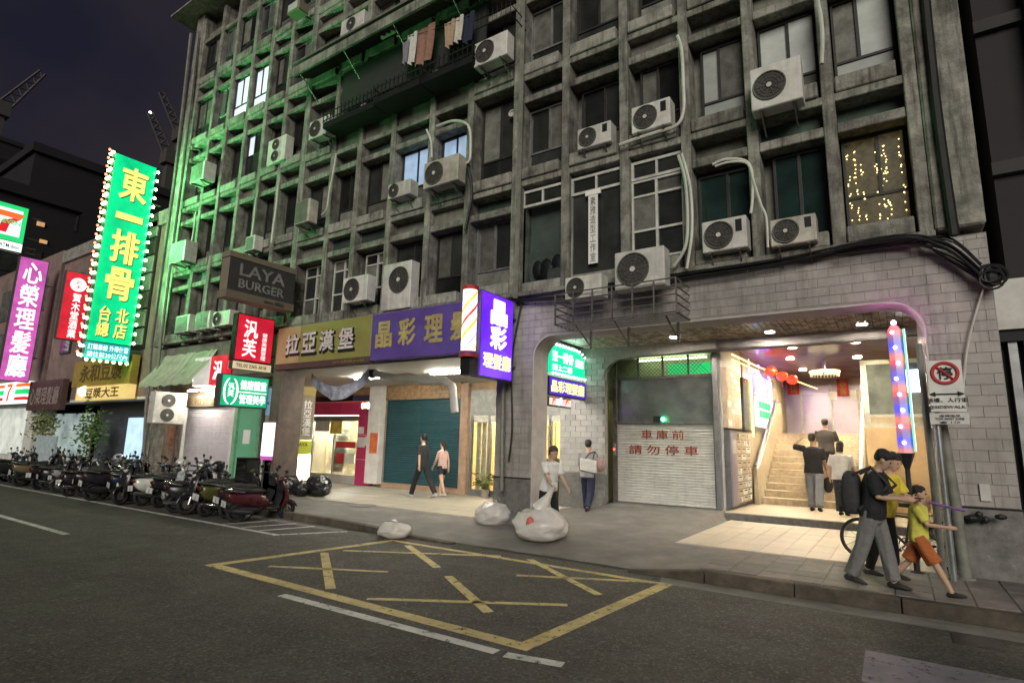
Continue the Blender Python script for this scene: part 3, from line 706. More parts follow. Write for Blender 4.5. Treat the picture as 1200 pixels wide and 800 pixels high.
for q, (yy, zz) in enumerate(((16.8,3.72),(17.6,3.66),(18.4,3.64))):
    ln = thing('red_lantern', 'round red paper lantern hanging near the stair hall ceiling', 'lantern', (-2.75+.15*q,yy,zz), 'lanterns over the stair')
    b = B(); b.ball((-2.75+.15*q,yy,zz), (.16,.16,.14), 12, 8); obj('shade', b, e_lant, ln, smooth=True)
    obj('tassel', B().tube([(-2.75+.15*q,yy,zz-.13),(-2.75+.15*q,yy,zz-.3)], .02, 6), m_red, ln)
b = B().tube([(-3.0,13.4,3.72),(-3.0,16.4,3.80),(-2.6,18.2,3.70),(-2.1,21.2,3.62)], .018, 6)
b.tube([(-3.0,13.4,3.60),(-3.0,16.4,3.68)], .014, 6); b.tube([(-3.0,15.2,3.55),(-3.0,15.2,3.85)], .014, 6)
tag(obj('yellow_neon_tube', b, e_neonY), 'yellow neon tubes along the left edge of the hall ceiling', 'neon')
for (xa, xb, za, zb, s) in ((921,937,433,462,'春\n福'), (980,995,444,464,'恭\n喜')):
    p, q = FY(xa,za,21.4), FY(xb,zb,21.4)
    o = thing('red_couplet', 'red paper couplet with gold characters on the '+('left' if xa < 950 else 'right')+' side of the steel wall', 'couplet', (p.x,21.4,q.z))
    obj('paper', B().box(p.x,q.x,21.42,21.43,q.z,p.z), M('red_paper', (.55,.04,.02), .6, bump=0), o); txt(s, ((p.x+q.x)/2,21.415,(p.z+q.z)/2), RX, RZ, (q.x-p.x)*.6, (p.z-q.z)*.85, m_gold, o, depth=.003)
for (xa, xb, za, zb) in ((971,981,459,468),(996,1004,457,468)):
    p, q = FY(xa,za,21.45), FY(xb,zb,21.45); o = obj('notice_sheet', B().box(p.x,q.x,21.43,21.44,q.z,p.z), m_paper); tag(o, 'white notice sheet on the steel wall '+('left' if xa < 990 else 'right')+' of the red couplet', 'notice', 'notices on the steel wall')
# hall lamps and the round chandelier
for q, (xx, yy) in enumerate(((-1.9,14.6),(-.6,14.4),(-2.2,16.4),(-.7,16.8),(-2.2,18.8),(-.6,19.4))):
    o = obj('downlight', B().cyl((xx,yy,3.965), .085, .02, n=16), e_lampW, bld); obj('trim_ring', B().torus((xx,yy,3.972), .10, .016, 'z', 18, 6), m_stainless, o, smooth=True)
cn = thing('chandelier', 'round tiered chandelier of pale glass drops under the hall ceiling', 'chandelier', (-1.5,17.2,3.99))
b = B().cyl((-1.5,17.2,3.6), .05, .39); obj('stem', b, m_stainless, cn)
ring = obj('ring', B().torus((-1.5,17.2,3.68), .34, .035, 'z', 28, 8), E('chandelier_glow', (1.,.85,.5), 1.6), cn, smooth=True)
dm = mesh_of(B().tube([(0,0,0),(0,0,-.09)], [.016,.008], 6), 'glass_drop'); dm.materials.append(e_cream)
for q in range(26): place('glass_drop', dm, cn, (-1.5+.34*math.cos(q*2*PI/26), 17.2+.34*math.sin(q*2*PI/26), 3.65))

# ================================================================ SHOPS under the left arcade
obj('fascia', B().box(-20.8,-6.54,9.16,9.4,3.36,4.425), m_concD, bld)
m_shopw = M('shop_wall', (.30,.20,.12), .6, var=.2, bump=.1)
obj('arcade_soffit', B().box(-20.8,-6.5,9.2,13.3,3.35,3.42), m_plast, bld)
obj('shop_back', B().box(-20.8,-6.9,13.25,13.35,3.1,4.4), m_shopw, bld)
for xx in (-12.2,-9.3,-7.4): obj('arcade_tube', B().box(xx-.55,xx+.55,10.9,11.0,3.29,3.33), e_arcT, bld)
obj('added_fill_tube', B().box(-18.7,-17.5,9.3,9.36,2.98,3.02), e_arcT, bld)  # added tube, brightens the shutter and wall below the awning
def slab(b, xa, ya, xb, yb, Y, th=.05):
    p, q = FY(xa, ya, Y), FY(xb, yb, Y); return b.box(p.x, q.x, Y, Y+th, q.z, p.z)
SHY = 13.2
# teal shutter with its pipe-box header
x0, x1 = -13.72, -10.62
b = B(); z = .30
while z < 2.86:
    b.prism([(SHY,z),(SHY-.016,z+.014),(SHY-.016,z+.05),(SHY,z+.064)], 'x', x0, x1); z += .067
ts = obj('shutter_frame', B().box(x0-.28,x0,SHY-.1,SHY+.1,.13,3.3).box(x1,x1+.28,SHY-.1,SHY+.1,.13,3.3).box(x0,x1,SHY-.08,SHY+.1,.13,.29), M('timber_frame', (.33,.22,.15), .6, var=.25, bump=.1), bld, bevel=.01)
tag(obj('shutter_slats', b, m_shutB, ts), kind='stuff')
hd = obj('shutter_header', B().box(x0,x1,SHY-.12,SHY+.1,2.88,3.34), m_wood, ts); txt('LAYA BURGER', (-11.3,SHY-.125,3.16), RX, RZ, .7, .1, m_goldl, hd, depth=.003)
# air duct sagging below the sign boards
pth = [FY(q[0],q[1],9.9) for q in ((438,437),(462,443),(480,441),(500,447),(520,446),(530,452),(532,470),(533,483))]
dk = thing('air_duct', 'bent pale flexible air duct slung over the teal shutter', 'duct', (pth[0].x,9.9,pth[0].z))
pts_ = []
for q in range(len(pth)-1):
    for s in range(8): pts_.append(pth[q].lerp(pth[q+1], s/8))
obj('hose', B().tube(pts_+[pth[-1]], [.085+.008*(q%2) for q in range(len(pts_)+1)], 10), M('duct_vinyl', (.52,.50,.44), .5, var=.15, bump=.1), dk, smooth=True)
obj('black_mouth', B().cyl(pth[0]+Vector((-.08,-.02,-.02)), .115, .14, 'x', 12), m_black, dk)
# pink shop, glazed front and lit room
gx0, gx1 = FY(372,530,SHY).x, FY(417,530,SHY).x
pf = obj('pink_frame', B().box(FY(420,520,SHY).x,FY(438,520,SHY).x,SHY-.06,SHY+.06,.13,2.62), M('pink_cladding', (.50,.035,.13), .4, var=.08, bump=.02), bld)
hdr = FY(400,476,SHY).z
for q in range(3):
    xa = gx0-.6+(gx1+.1-gx0+.6)*q/3; obj('pink_panel', B().box(xa+.006,xa+(gx1+.7-gx0)/3-.006,SHY-.06,SHY+.05,2.42,2.86), pf.data.materials[0], pf)
for zz in (.95,1.75): obj('panel_joint', B().box(FY(420,520,SHY).x-.002,FY(438,520,SHY).x+.002,SHY-.064,SHY,zz,zz+.012), m_paper, pf)
obj('shop_sill', B().box(gx0-.3,gx1+.1,SHY-.03,SHY+.05,.13,.42), m_plast, pf)
obj('window_head', B().box(gx0-.3,gx1+.1,SHY-.05,SHY+.05,2.22,2.40), m_frameA, pf)
obj('shop_pane', B().box(gx0-.3,gx1+.1,SHY,SHY+.01,.42,2.22), m_glass, pf)
for q in (.0,.48,1.0): xx = gx0-.3+(gx1-gx0+.4)*q; obj('window_bar', B().box(xx-.025,xx+.025,SHY-.02,SHY+.03,.42,2.22), m_frameA, pf)
# room
rm = B().box(gx0-1.2,gx1+.4,15.6,15.7,.13,2.9).box(gx0-1.3,gx0-1.2,SHY+.1,15.7,.13,2.9).box(gx1+.4,gx1+.5,SHY+.1,15.7,.13,2.9).box(gx0-1.3,gx1+.5,SHY+.1,15.7,2.85,2.9).box(gx0-1.3,gx1+.5,SHY+.1,15.7,.05,.14)
obj('shop_room', rm, M('cream_wall', (.70,.58,.36), .6, var=.1, bump=.02), bld)
for q in range(3): obj('ceiling_tube', B().box(gx0-.7+1.0*q,gx0-.5+1.0*q,SHY+.5,15.2,2.80,2.84), e_tubeW, bld)
SHL = ['white poster at the top of the pink shop window','yellow poster at the top of the pink shop window','wide red strip poster across the pink shop window','small red poster low on the pink shop window','white sheet beside the small red poster on the shop window','tiny white notice at the top of the pink pier','larger white notice on the pink pier','narrow white notice at the edge of the pink pier']
for (xa, ya, xb, yb, m_, nm) in ((371,487,386,505,m_paper,'window_poster'),(388,489,400,508,M('yellow_poster',(.72,.55,.12),.6,bump=0),'window_poster'),(394,517,416,525,m_red,'window_poster'),(394,530,403,543,m_red,'window_poster'),(403,531,415,543,m_paper,'window_poster'),(420,500,426,508,m_paper,'door_notice'),(419,512,427,524,m_paper,'door_notice'),(428,511,433,522,m_paper,'door_notice')):
    b = B(); slab(b, xa, ya, xb, yb, SHY-.075 if xa > 417 else SHY-.03, .006); tag(obj(nm, b, m_), SHL.pop(0), 'poster', 'sheets pasted on the pink shop front')
rk = thing('magazine_rack', 'pale wire rack of leaflets standing inside the pink shop window', 'rack', (gx0+.3,14,.14))
for q in range(7): obj('leaflet', B().box(gx0-.05,gx0+.55,13.9+.03*q,13.93+.03*q,.45+.22*q,.64+.22*q), m_paneF if q % 2 else m_paper, rk)
b = B()
for q in range(30): b.box(*(lambda x_, z_, s_: (x_,x_+s_,15.55,15.59,z_,z_+s_*.8))(random.uniform(gx0-.9,gx1), random.uniform(.6,2.3), random.uniform(.08,.3)))
tag(obj('menu_prints', b, M('menu_print',(.55,.20,.10),.6,var=.5,scale=14,bump=0), bld), kind='stuff')
b = B(); slab(b, 434, 452, 441, 567, 12.9, .2); obj('cream_post', b, m_plast, bld); b = B(); slab(b, 434, 507, 441, 531, 12.88, .012); obj('orange_notice', b, M('orange_print',(.55,.14,.05),.6,bump=0), bld)
# barber shop glass doors: lit room behind
bx0, bx1 = -10.25, -6.95
obj('barber_room', B().box(bx0-.2,bx1+.3,16.6,16.7,.13,2.9).box(bx0-.3,bx0-.2,SHY+.06,16.7,.13,2.9).box(bx1+.3,bx1+.4,SHY+.06,16.7,.13,2.9).box(bx0-.3,bx1+.4,SHY+.06,16.7,2.85,2.9).box(bx0-.3,bx1+.4,SHY+.06,16.7,.05,.15), M('honey_wall', (.66,.50,.28), .55, var=.2, bump=.02), bld)
for q in range(3): obj('ceiling_lamp', B().box(bx0+.3+1.1*q,bx0+.6+1.1*q,14,16,2.78,2.84), e_tubeY, bld)
dz = 2.42
f = B().box(bx0-.05,bx1+.05,SHY-.04,SHY+.06,.13,.30).box(bx0-.05,bx1+.05,SHY-.04,SHY+.06,dz-.05,dz+.05)
for q in range(6): xx = bx0+(bx1-bx0)*q/5; f.box(xx-.04,xx+.04,SHY-.035,SHY+.055,.3,dz-.05)
gd = obj('glazed_doors', f, m_frameA, bld)
for q in range(5): xa = bx0+(bx1-bx0)*q/5+.04; xb = bx0+(bx1-bx0)*(q+1)/5-.04; obj('pane', B().box(xa,xb,SHY+.005,SHY+.012,.3,dz-.05), m_glass, gd)
obj('door_header', B().box(bx0-.05,bx1+.1,SHY-.02,SHY+.06,dz+.05,3.1), M('dull_header',(.30,.30,.28),.5), gd)
obj('header_light', B().box(bx0+.1,bx1-.1,SHY-.03,SHY-.022,dz-.24,dz-.06), e_tubeC if False else m_frameW, gd)
for q in range(7):
    xx = bx0+.12+.19*q; b = B(); n_ = 10
    b.rings([[Vector((xx+.085*math.cos(2*PI*i/n_),13.42+.035*math.sin(2*PI*i/n_)+.01*math.sin(5*z_),z_)) for i in range(n_)] for z_ in (.2,.8,1.4,2.0,2.36)])
    if q not in (3,4): tag(obj('door_curtain', b, M('cream_curtain',(.66,.58,.42),.8,bump=.2) if q == 0 else bpy.data.materials['cream_curtain'], smooth=True), 'cream pleated curtain strip inside the barber door beside the teal shutter', 'curtain', 'curtain strips in the barber door')
for q in range(4):
    xx = bx0+.25+.9*q; c_ = thing('lattice_screen', 'amber timber lattice screen inside the barber shop', 'screen', (xx,15.2,.14), 'screens in the barber shop')
    b = B()
    for s in range(5): b.box(xx+.12*s,xx+.12*s+.025,15.2,15.24,.2,2.4)
    for s in range(6): b.box(xx,xx+.5,15.2,15.24,.3+.36*s,.33+.36*s)
    obj('lattice', b, m_wood, c_)
def plant(px_, py_, Y, hgt, mat, label, n=42, spread=.22, potr=.13):
    p = FY(px_, py_, Y); z0 = .14
    t = thing('potted_plant', label, 'plant', (p.x, Y, z0), 'potted plants'); del t['group']
    obj('pot', B().tube([(p.x,Y,z0),(p.x,Y,z0+.2)], [potr*.8,potr], 12), m_pot, t, smooth=True)
    b = B()
    for q in range(n):
        a = random.uniform(0,2*PI); rr = random.uniform(.15,1)*spread; h = random.uniform(.25,1)*hgt; ln = random.uniform(.14,.26)
        base = Vector((p.x+rr*.25*math.cos(a), Y+rr*.25*math.sin(a), z0+.2)); tip0 = Vector((p.x+rr*math.cos(a), Y+rr*math.sin(a), z0+.2+h)); d = (tip0-base).normalized()
        tip = tip0 + Vector((math.cos(a)*ln, math.sin(a)*ln, ln*random.uniform(-.5,.5))); s_ = Vector((-math.sin(a), math.cos(a), 0))*ln*.28
        mid = (tip0+tip)/2+Vector((0,0,.03)); b.add([tip0, mid+s_, tip, mid-s_], [(0,1,2,3)]); b.tube([base, tip0], .006, 4, False)
    obj('foliage', b, mat, t)
plant(568,570,12.95,.45,m_leafY,'leafy yellow green plant by the barber shop door beside the teal shutter', 60)
plant(655,575,13.0,.42,m_leafY,'leafy yellow green plant at the barber shop glass right of the tiled pillar', 60, .3)
plant(665,575,13.0,.38,m_leafY,'smaller yellow green plant close to the inner tiled wall', 44)
# shopfronts of the left part, standing forward at the street line
obj('left_front_wall', B().box(-20.8,-13.75,9.75,9.9,.13,4.4), M('stained_render', (.22,.15,.11), .8, var=.3, bump=.2, dirt=.4), bld)
def shutter(name, x0, x1, y, z0, z1, mat, parent):
    b = B(); z = z0
    while z < z1-.03: b.prism([(y,z),(y-.014,z+.012),(y-.014,z+.045),(y,z+.058)], 'x', x0, x1); z += .06
    o = obj(name, b, mat, parent); tag(o, kind='stuff'); return o
fr = obj('shop_frame', B().box(-19.45,-19.3,9.6,9.76,.13,2.5), m_plast, bld); obj('shop_frame', B().box(-16.55,-16.42,9.6,9.76,.13,2.5), m_plast, bld); shutter('shutter_slats', -19.3, -16.55, 9.7, .15, 2.5, m_shutP, fr)
hd = obj('shop_header', B().box(-19.6,-16.2,9.62,9.76,2.52,2.86), m_signGt, bld); txt('永和豆漿大王', (-17.9,9.615,2.68), RX, RZ, 2.9, .24, m_goldl, hd, depth=.004)
b = B()
gd2 = obj('green_door_frame', B().box(-16.4,-16.25,9.6,9.75,.13,2.6).box(-15.2,-15.05,9.6,9.75,.13,2.6).box(-16.25,-15.2,9.6,9.75,2.45,2.6), M('green_frame',(.20,.42,.26),.5), bld)
obj('pane', B().box(-16.25,-15.2,9.68,9.69,.13,2.45), E('green_lit_glass',(.16,.42,.24),.28,.35,1.2), gd2); obj('door_notice', B().box(-15.95,-15.6,9.66,9.67,1.4,1.8), m_paper, gd2)
fr = obj('shop_frame', B().box(-15.04,-14.98,9.6,9.76,.13,2.6), m_steel, bld); shutter('shutter_slats', -14.98, -14.25, 9.7, .15, 2.4, m_shutG, fr)
cm = obj('corner_post', B().box(-13.75,-13.35,9.0,9.7,.13,4.4), M('brown_render', (.10,.075,.06), .7, var=.3, bump=.2, dirt=.3), bld)
for zz in range(9):
    for c_ in range(2): obj('brick', B().box(-20.4+.26*c_+(.08 if zz%2 else 0),-20.17+.26*c_+(.08 if zz%2 else 0),9.70,9.76,1.15+.085*zz,1.225+.085*zz), m_brick, bld)
# ================================================================ AIR CONDITIONERS
def fan_part(c, r, parent, dark=True):
    """round fan opening with guard rings, blades and hub; faces -Y"""
    f = obj('fan', B().cyl((c[0],c[1]-.004,c[2]), r, .012, 'y', 22), m_acd, parent)
    g = B()
    for q in (1., .78, .56, .36): g.torus((c[0],c[1]-.014,c[2]), r*q, .0035 if q < 1 else .012, 'y', 22, 5)
    for q in range(10):
        a = q*PI/5; g.tube([(c[0]+.1*r*math.cos(a),c[1]-.016,c[2]+.1*r*math.sin(a)),(c[0]+r*math.cos(a),c[1]-.016,c[2]+r*math.sin(a))], .004, 4, False)
    obj('guard', g, m_acgd, f); obj('hub', B().cyl((c[0],c[1]-.03,c[2]), r*.17, .02, 'y', 12), m_achub, f)
m_acgd = M('fan_guard', (.10,.095,.085), .6, bump=0)
AC_GROUP = 'outdoor air conditioner units on the facade'
def ac(px, Y, label, d=.28, style='h', stick=True, brk=True, mat=None, name='air_conditioner', zmin=None):
    p, q = FY(px[0],px[1],Y), FY(px[2],px[3],Y); x0, x1, z1, z0 = p.x, q.x, p.z, q.z
    if zmin is not None: z0 = zmin
    t = thing(name, label, 'air conditioner', ((x0+x1)/2,Y+d/2,z0), AC_GROUP)
    obj('casing', B().box(x0,x1,Y,Y+d,z0,z1), mat or random.choice([m_acw,m_acw,m_acw,m_acy]), t, bevel=.014)
    wd, h = x1-x0, z1-z0
    if style == 'h':
        r = min(h*.42, wd*.32); fan_part((x0+wd*.06+r,Y,(z0+z1)/2), r, t)
        if stick: obj('rating_plate', B().box(x1-wd*.24,x1-wd*.10,Y-.004,Y,z1-h*.48,z1-h*.10), m_black, t)
    elif style == 'r':
        r = min(h*.36, wd*.34); fan_part((x1-wd*.08-r,Y,z0+h*.62), r, t); obj('side_cover', B().box(x0,x0+wd*.22,Y-.006,Y,z0+.02,z1-.02), m_acw, t)
    elif style == '2':
        r = min(h*.2, wd*.38)
        for zz in (.27,.73): fan_part((x0+wd*.46,Y,z0+h*zz), r, t)
    elif style == 'w':
        g = B(); q_ = z0+.03
        while q_ < z1-.03: g.box(x0+.03,x1-.12*wd,Y-.008,Y,q_,q_+.012); q_ += .026
        tag(obj('louvre', g, m_acgd, t), kind='stuff')
    if brk:
        for xx in (x0+wd*.18, x1-wd*.18):
            obj('bracket', B().box(xx-.015,xx+.015,Y-.03,max(Y+d,9.1),z0-.035,z0-.004).tube([(xx,Y,z0-.03),(xx,max(Y+d,9.08),z0-.26)], .012, 5), m_steel, t)
    return t
ac((901.5,258.6,957.8,281), 8.86, 'white air conditioner with black sticker under the dark green window next to the fairy lights')
ac((822,261,876,288.6), 8.84, 'white air conditioner with black sticker on brackets between white conduits')
ac((720,297,779,333), 8.50, 'large white air conditioner standing in the iron cage under the white window', stick=False, brk=False)
ac((662,326,704.5,346), 8.50, 'dusty air conditioner in the iron cage under the hanging white name board', stick=False, brk=False)
ac((878,82.7,941,114), 8.66, 'large white air conditioner jutting out under a frosted window', stick=False)
ac((739.7,127,785.6,144), 8.86, 'white air conditioner with red tag beside the long looping conduit')
ac((676.4,152.6,715.5,165), 8.90, 'small white air conditioner with red tag two bays from the main downpipe')
ac((497,192,536,210), 8.62, 'air conditioner with a wire basket under the bluish lit window', stick=False)
ac((455,217,480,226.5), 8.76, 'small white air conditioner under the other bluish lit window', stick=False)
ac((346.8,237.4,361,258.8), 8.60, 'pale boxy air conditioner on the edge of the green lit bays', style='w')
ac((403,326.4,429,351), 8.72, 'dusty air conditioner in front of a white framed window above the mustard board', stick=False)
ac((450,311,480,350), 8.95, 'tall air conditioner with one dark round fan above the violet board', style='r', brk=False, zmin=4.53)
for q_, (bx_, lb) in enumerate((((206.4,370.8,220,388),'green lit window air conditioner nearest the end of the block'),((229.8,366.7,244,384.6),'green lit window air conditioner between its two twins'))): ac(bx_, 8.72, lb, style='w', d=.4)
ac((250.4,366,268,380), 8.74, 'green lit air conditioner with round fan next to the dark hanging board', stick=False)
ac((201,286,215,304.5), 8.60, 'green lit window unit on a little white shelf', style='w', d=.4)
ac((224.7,195,237.8,208.6), 8.72, 'green lit window air conditioner high by the end pier', style='w', d=.4)
ac((314.8,166,332.7,186), 8.95, 'tall air conditioner with two stacked fans in an upper bay', style='2', brk=False)
ac((363,144,384,155), 8.70, 'air conditioner under the end of the long balcony', stick=False)
ac((400,26,424.5,44), 8.60, 'tall air conditioner on the balcony awning ledge', style='2', brk=False)
ac((377,55,390,61), 8.62, 'small air conditioner at the end of the awning ledge', brk=False, stick=False)
ac((439.6,25,455.5,31), 8.60, 'small boxy air conditioner beside the tall one on the awning ledge', style='w', brk=False)
ac((556,52,593.7,63), 8.62, 'air conditioner hung below the spiked iron railing', stick=False)
ac((288,278,297,292), 8.75, 'slim air conditioner right beside the end of the dark hanging board', style='w')
pA, qA = FX(183,458,-18.6), FX(216,497,-18.6); wA, zA, zB = abs(qA.y-pA.y), qA.z, pA.z
t_ = thing('air_conditioner', 'large cream air conditioner with two stacked fans on a stand by the lilac shutter', 'air conditioner', (0,0,0), AC_GROUP)
obj('casing', B().box(-wA/2,wA/2,0,.34,zA,zB), m_acw, t_, bevel=.014); rA = (zB-zA)*.2
for zz in (.27,.73): fan_part((-wA*.08,0,zA+(zB-zA)*zz), rA, t_)
for xx in (-wA/2+.06, wA/2-.06):
    for yy in (.03,.3): obj('stand_leg', B().box(xx-.025,xx+.025,yy-.02,yy+.02,.13,zA-.004), m_steel, t_)
t_.location = (-18.6,(pA.y+qA.y)/2,0); t_.rotation_euler = (0,0,PI/2)
# iron cage
p, q = FY(651,340,8.42), FY(792,330,8.42); z0, z1 = FY(700,375,8.42).z, FY(700,338,8.42).z
cg = thing('iron_cage', 'rusty iron cage shelf jutting below the white framed window', 'cage', ((p.x+q.x)/2,8.8,z0))
b = B()
for zz in (z0, z0+(z1-z0)*.28, z0+(z1-z0)*.52, z0+(z1-z0)*.76, z1):
    b.tube([(p.x,8.42,zz),(q.x,8.42,zz)], .013, 5); b.tube([(p.x,8.42,zz),(p.x,9.1,zz)], .013, 5); b.tube([(q.x,8.42,zz),(q.x,9.1,zz)], .013, 5)
obj('rails', b, m_steel, cg)
for s in range(7): xx = p.x+(q.x-p.x)*s/6; obj('upright', B().box(xx-.012,xx+.012,8.405,8.43,z0-.02,z1), m_steel, cg)
for s in range(5): obj('shelf_bar', B().box(p.x,q.x,8.5+.14*s,8.53+.14*s,z0-.02,z0-.004), m_steel, cg)
for xx in (p.x+.35, (p.x+q.x)/2, q.x-.2): obj('strut', B().tube([(xx,8.5,z0-.02),(xx,9.14,z0-.32)], .015, 5).box(xx-.02,xx+.02,9.1,9.14,z0-.35,z0-.02), m_steel, cg)

# ================================================================ PIPES, CONDUITS, CABLES
def run(name, pts, Y, r, mat, label, cat='pipe', n=6, sub=6, group=None):
    P_ = [FY(a, c, Y) if not isinstance(Y, list) else FY(a, c, Y[i]) for i, (a, c) in enumerate(pts)]
    out = []
    for i in range(len(P_)-1):
        p0, p1, p2, p3 = P_[max(i-1,0)], P_[i], P_[i+1], P_[min(i+2,len(P_)-1)]
        for s in range(sub):
            t = s/sub; out.append(.5*((2*p1)+(p2-p0)*t+(2*p0-5*p1+4*p2-p3)*t*t+(3*p1-p0-3*p2+p3)*t*t*t))
    o = obj(name, B().tube(out+[P_[-1]], r, n), mat, smooth=True); return tag(o, label, cat, group)
run('downpipe', [(614,-30),(611,100),(607,250),(604,350)], 8.98, .05, m_pipe, 'grey downpipe running the full height beside the main column', sub=2)
run('downpipe', [(596,352),(590,440),(588,575)], 9.0, .04, m_pipe, 'grey pipe on the street face beside the lit violet blade sign', sub=2)
run('downpipe', [(1083,-20),(1096,110),(1110,215),(1119,276)], 8.93, .055, m_black, 'black downpipe down the right end pier', sub=2)
run('downpipe', [(232,40),(212,215),(188,400),(176,540)], 8.9, .05, m_pipe, 'green lit downpipe along the far end of the block', sub=2)
run('downpipe', [(224,40),(204,215),(178,400),(168,540)], 9.0, .06, m_pipe, 'darker downpipe just outside the block end', sub=2)
cg_ = 'white conduits on the facade'
run('conduit', [(794,42),(799,60),(801,100),(801,130),(793,147),(770,155),(745,163),(726,170)], 8.92, .03, m_cond, 'long white conduit looping from the top floor to the small air conditioner', 'conduit', group=cg_)
run('conduit', [(795,182),(803,210),(806,260),(803,290),(790,312)], 8.9, .028, m_cond, 'pair of white conduits dropping beside the white framed window', 'conduit', group=cg_)
run('conduit', [(799,180),(809,220),(811,270),(805,315)], 8.88, .024, m_cond, 'thinner white conduit curving into the iron cage', 'conduit', group=cg_)
run('conduit', [(835,193),(850,187),(872,188),(881,200),(882,230),(880,250)], 8.9, .022, m_cond, 'coiled white conduit above the stickered air conditioner', 'conduit', group=cg_)
run('conduit', [(838,195),(855,190),(876,192),(884,215),(892,240),(898,255),(900,290)], 8.88, .018, m_cond, 'second coiled conduit dropping to the unit by the fairy lights', 'conduit', group=cg_)
run('conduit', [(957,-5),(962,20),(964,45),(963,75)], 8.9, .03, m_cond, 'white conduit above the large jutting air conditioner', 'conduit', group=cg_)
run('conduit', [(512,148),(530,142),(545,144),(551,155),(551,185),(546,192)], 8.9, .03, m_cond, 'bent white conduit over the bluish lit window', 'conduit', group=cg_)
run('conduit', [(500,152),(505,165),(506,185)], 8.9, .025, m_cond, 'short white conduit between the two bluish windows', 'conduit', group=cg_)
run('conduit', [(394,180),(391,200),(386,225),(383,245),(377,252)], 8.9, .028, m_cond, 'white conduit feeding the boxy air conditioner', 'conduit', group=cg_)
run('conduit', [(326,218),(324,240),(321,262),(318,285)], 8.9, .028, m_cond, 'green lit conduit beside the dark hanging board', 'conduit', group=cg_)
run('conduit', [(300,232),(297,262),(293,290)], 8.9, .022, m_cond, 'thin green lit conduit above the hanging board', 'conduit', group=cg_)
run('conduit', [(230,248),(224,285),(214,300)], 8.9, .025, m_cond, 'green lit conduit to the unit on the white shelf', 'conduit', group=cg_)
run('conduit', [(246,300),(241,330),(236,366)], 8.9, .02, m_cond, 'green lit conduit down to the lowest window units', 'conduit', group=cg_)
run('conduit', [(1158,320),(1135,400),(1128,470)], 9.08, .012, m_cond, 'thin pale wire down the right tiled pier', 'conduit', group=cg_)
rc = random.Random(3)
for q_ in range(13):
    yo = rc.uniform(-5,7); sg = rc.uniform(2,14); e = rc.uniform(-12,16)
    pts = [(604,352+yo*.4),(680,344+yo*.5+sg*.3),(800,322+yo+sg*.4),(900,307+yo+sg*.3),(980,292+yo*1.3-sg*.2),(1060,283+yo*1.6-sg*.6),(1110,291+e-sg*.5),(1150,318+e*.7)]
    if q_ > 6: pts = pts[4:] 
    run('facade_cable', pts, 9.06-.012*q_, rc.uniform(.008,.017), m_cable, 'black cable sagging across the tiled front below the first floor', 'cable', n=5, sub=6, group='cables across the tiled front')
b = B(); c0 = FY(1163,325,8.98)
for q_ in range(5): b.torus(c0+Vector((rc.uniform(-.04,.04),-.02*q_,rc.uniform(-.05,.05))), rc.uniform(.07,.13), .014, 'y', 16, 5)
b.ball(c0, (.1,.06,.12)); tag(obj('cable_coil', b, m_cable), 'black coil of spare cable hung at the corner of the tiled front', 'cable')
run('facade_cable', [(548,190),(553,225),(548,255),(545,270)], 8.98, .03, m_cable, 'bundle of black hoses hanging beside the basket air conditioner', 'cable', group='cables across the tiled front')
run('facade_cable', [(612,350),(600,420),(600,500),(596,540)], 9.08, .015, m_cable, 'black wire running down the left tiled pillar', 'cable', group='cables across the tiled front')
for (a_, c_, rr) in ((505,150,.07),(600,133,.07)):
    p = FY(a_,c_,9.3); tag(obj('vent_pipe', B().torus(p, rr, .022, 'y', 16, 6).cyl(p, rr*.6, .05, 'y'), m_cond, smooth=True), 'round white vent pipe end in a dark opening '+('over the bluish window' if a_ < 550 else 'beside the main column'), 'vent pipe')

# ================================================================ LONG BALCONY, AWNING, LAUNDRY
bal_ = thing('caged_balcony', 'long black iron caged balcony under a corrugated awning', 'balcony', (-9.3,8.8,9.6))
bz = 9.62; bx = [-11.95, -6.95]
for (xa, xb, yf) in ((-11.95,-10.0,8.55),(-9.98,-8.45,8.48),(-8.43,-6.95,8.5)):
    obj('basket_floor', B().box(xa,xb,yf,9.1,bz,bz+.16), m_black, bal_)
    b = B()
    for zz in (bz+.22, bz+.42): b.tube([(xa,yf,zz),(xb,yf,zz)], .014, 5); b.tube([(xb,yf,zz),(xb,9.1,zz)], .014, 5); b.tube([(xa,yf,zz),(xa,9.1,zz)], .014, 5)
    obj('rail', b, m_black, bal_)
    n_ = int((xb-xa)/.13)
    for s in range(n_+1): xx = xa+(xb-xa)*s/n_; obj('bar', B().box(xx-.009,xx+.009,yf-.009,yf+.009,bz+.16,bz+.50), m_black, bal_)
    for s in range(4): obj('bar', B().box(xb-.009,xb+.009,yf+.14*s+.05,yf+.14*s+.068,bz+.16,bz+.45), m_black, bal_)
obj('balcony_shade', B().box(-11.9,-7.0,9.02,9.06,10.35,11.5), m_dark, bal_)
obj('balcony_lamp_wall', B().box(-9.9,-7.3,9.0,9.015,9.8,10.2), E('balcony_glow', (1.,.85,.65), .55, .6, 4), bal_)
b = B(); x = -13.4; z_a, z_b = 11.58, 11.95; k_ = 0
while x < -6.55:
    b.add([(x,8.4,z_a-(.05 if k_%2 else 0)),(x+.09,8.4,z_a-(0 if k_%2 else .05)),(x+.09,9.12,z_b-(0 if k_%2 else .05)),(x,9.12,z_b-(.05 if k_%2 else 0))], [(0,1,2,3)]); x += .09; k_ += 1
obj('corrugated_awning', b, M('awning_sheet', (.10,.095,.08), .7, var=.3, bump=.2, dirt=.4), bal_)
obj('awning_edge', B().box(-13.4,-6.55,8.36,8.42,11.52,11.78), m_conc, bal_); obj('awning_ledge', B().box(-13.4,-6.55,8.42,9.12,11.96,12.02), m_concD, bal_)
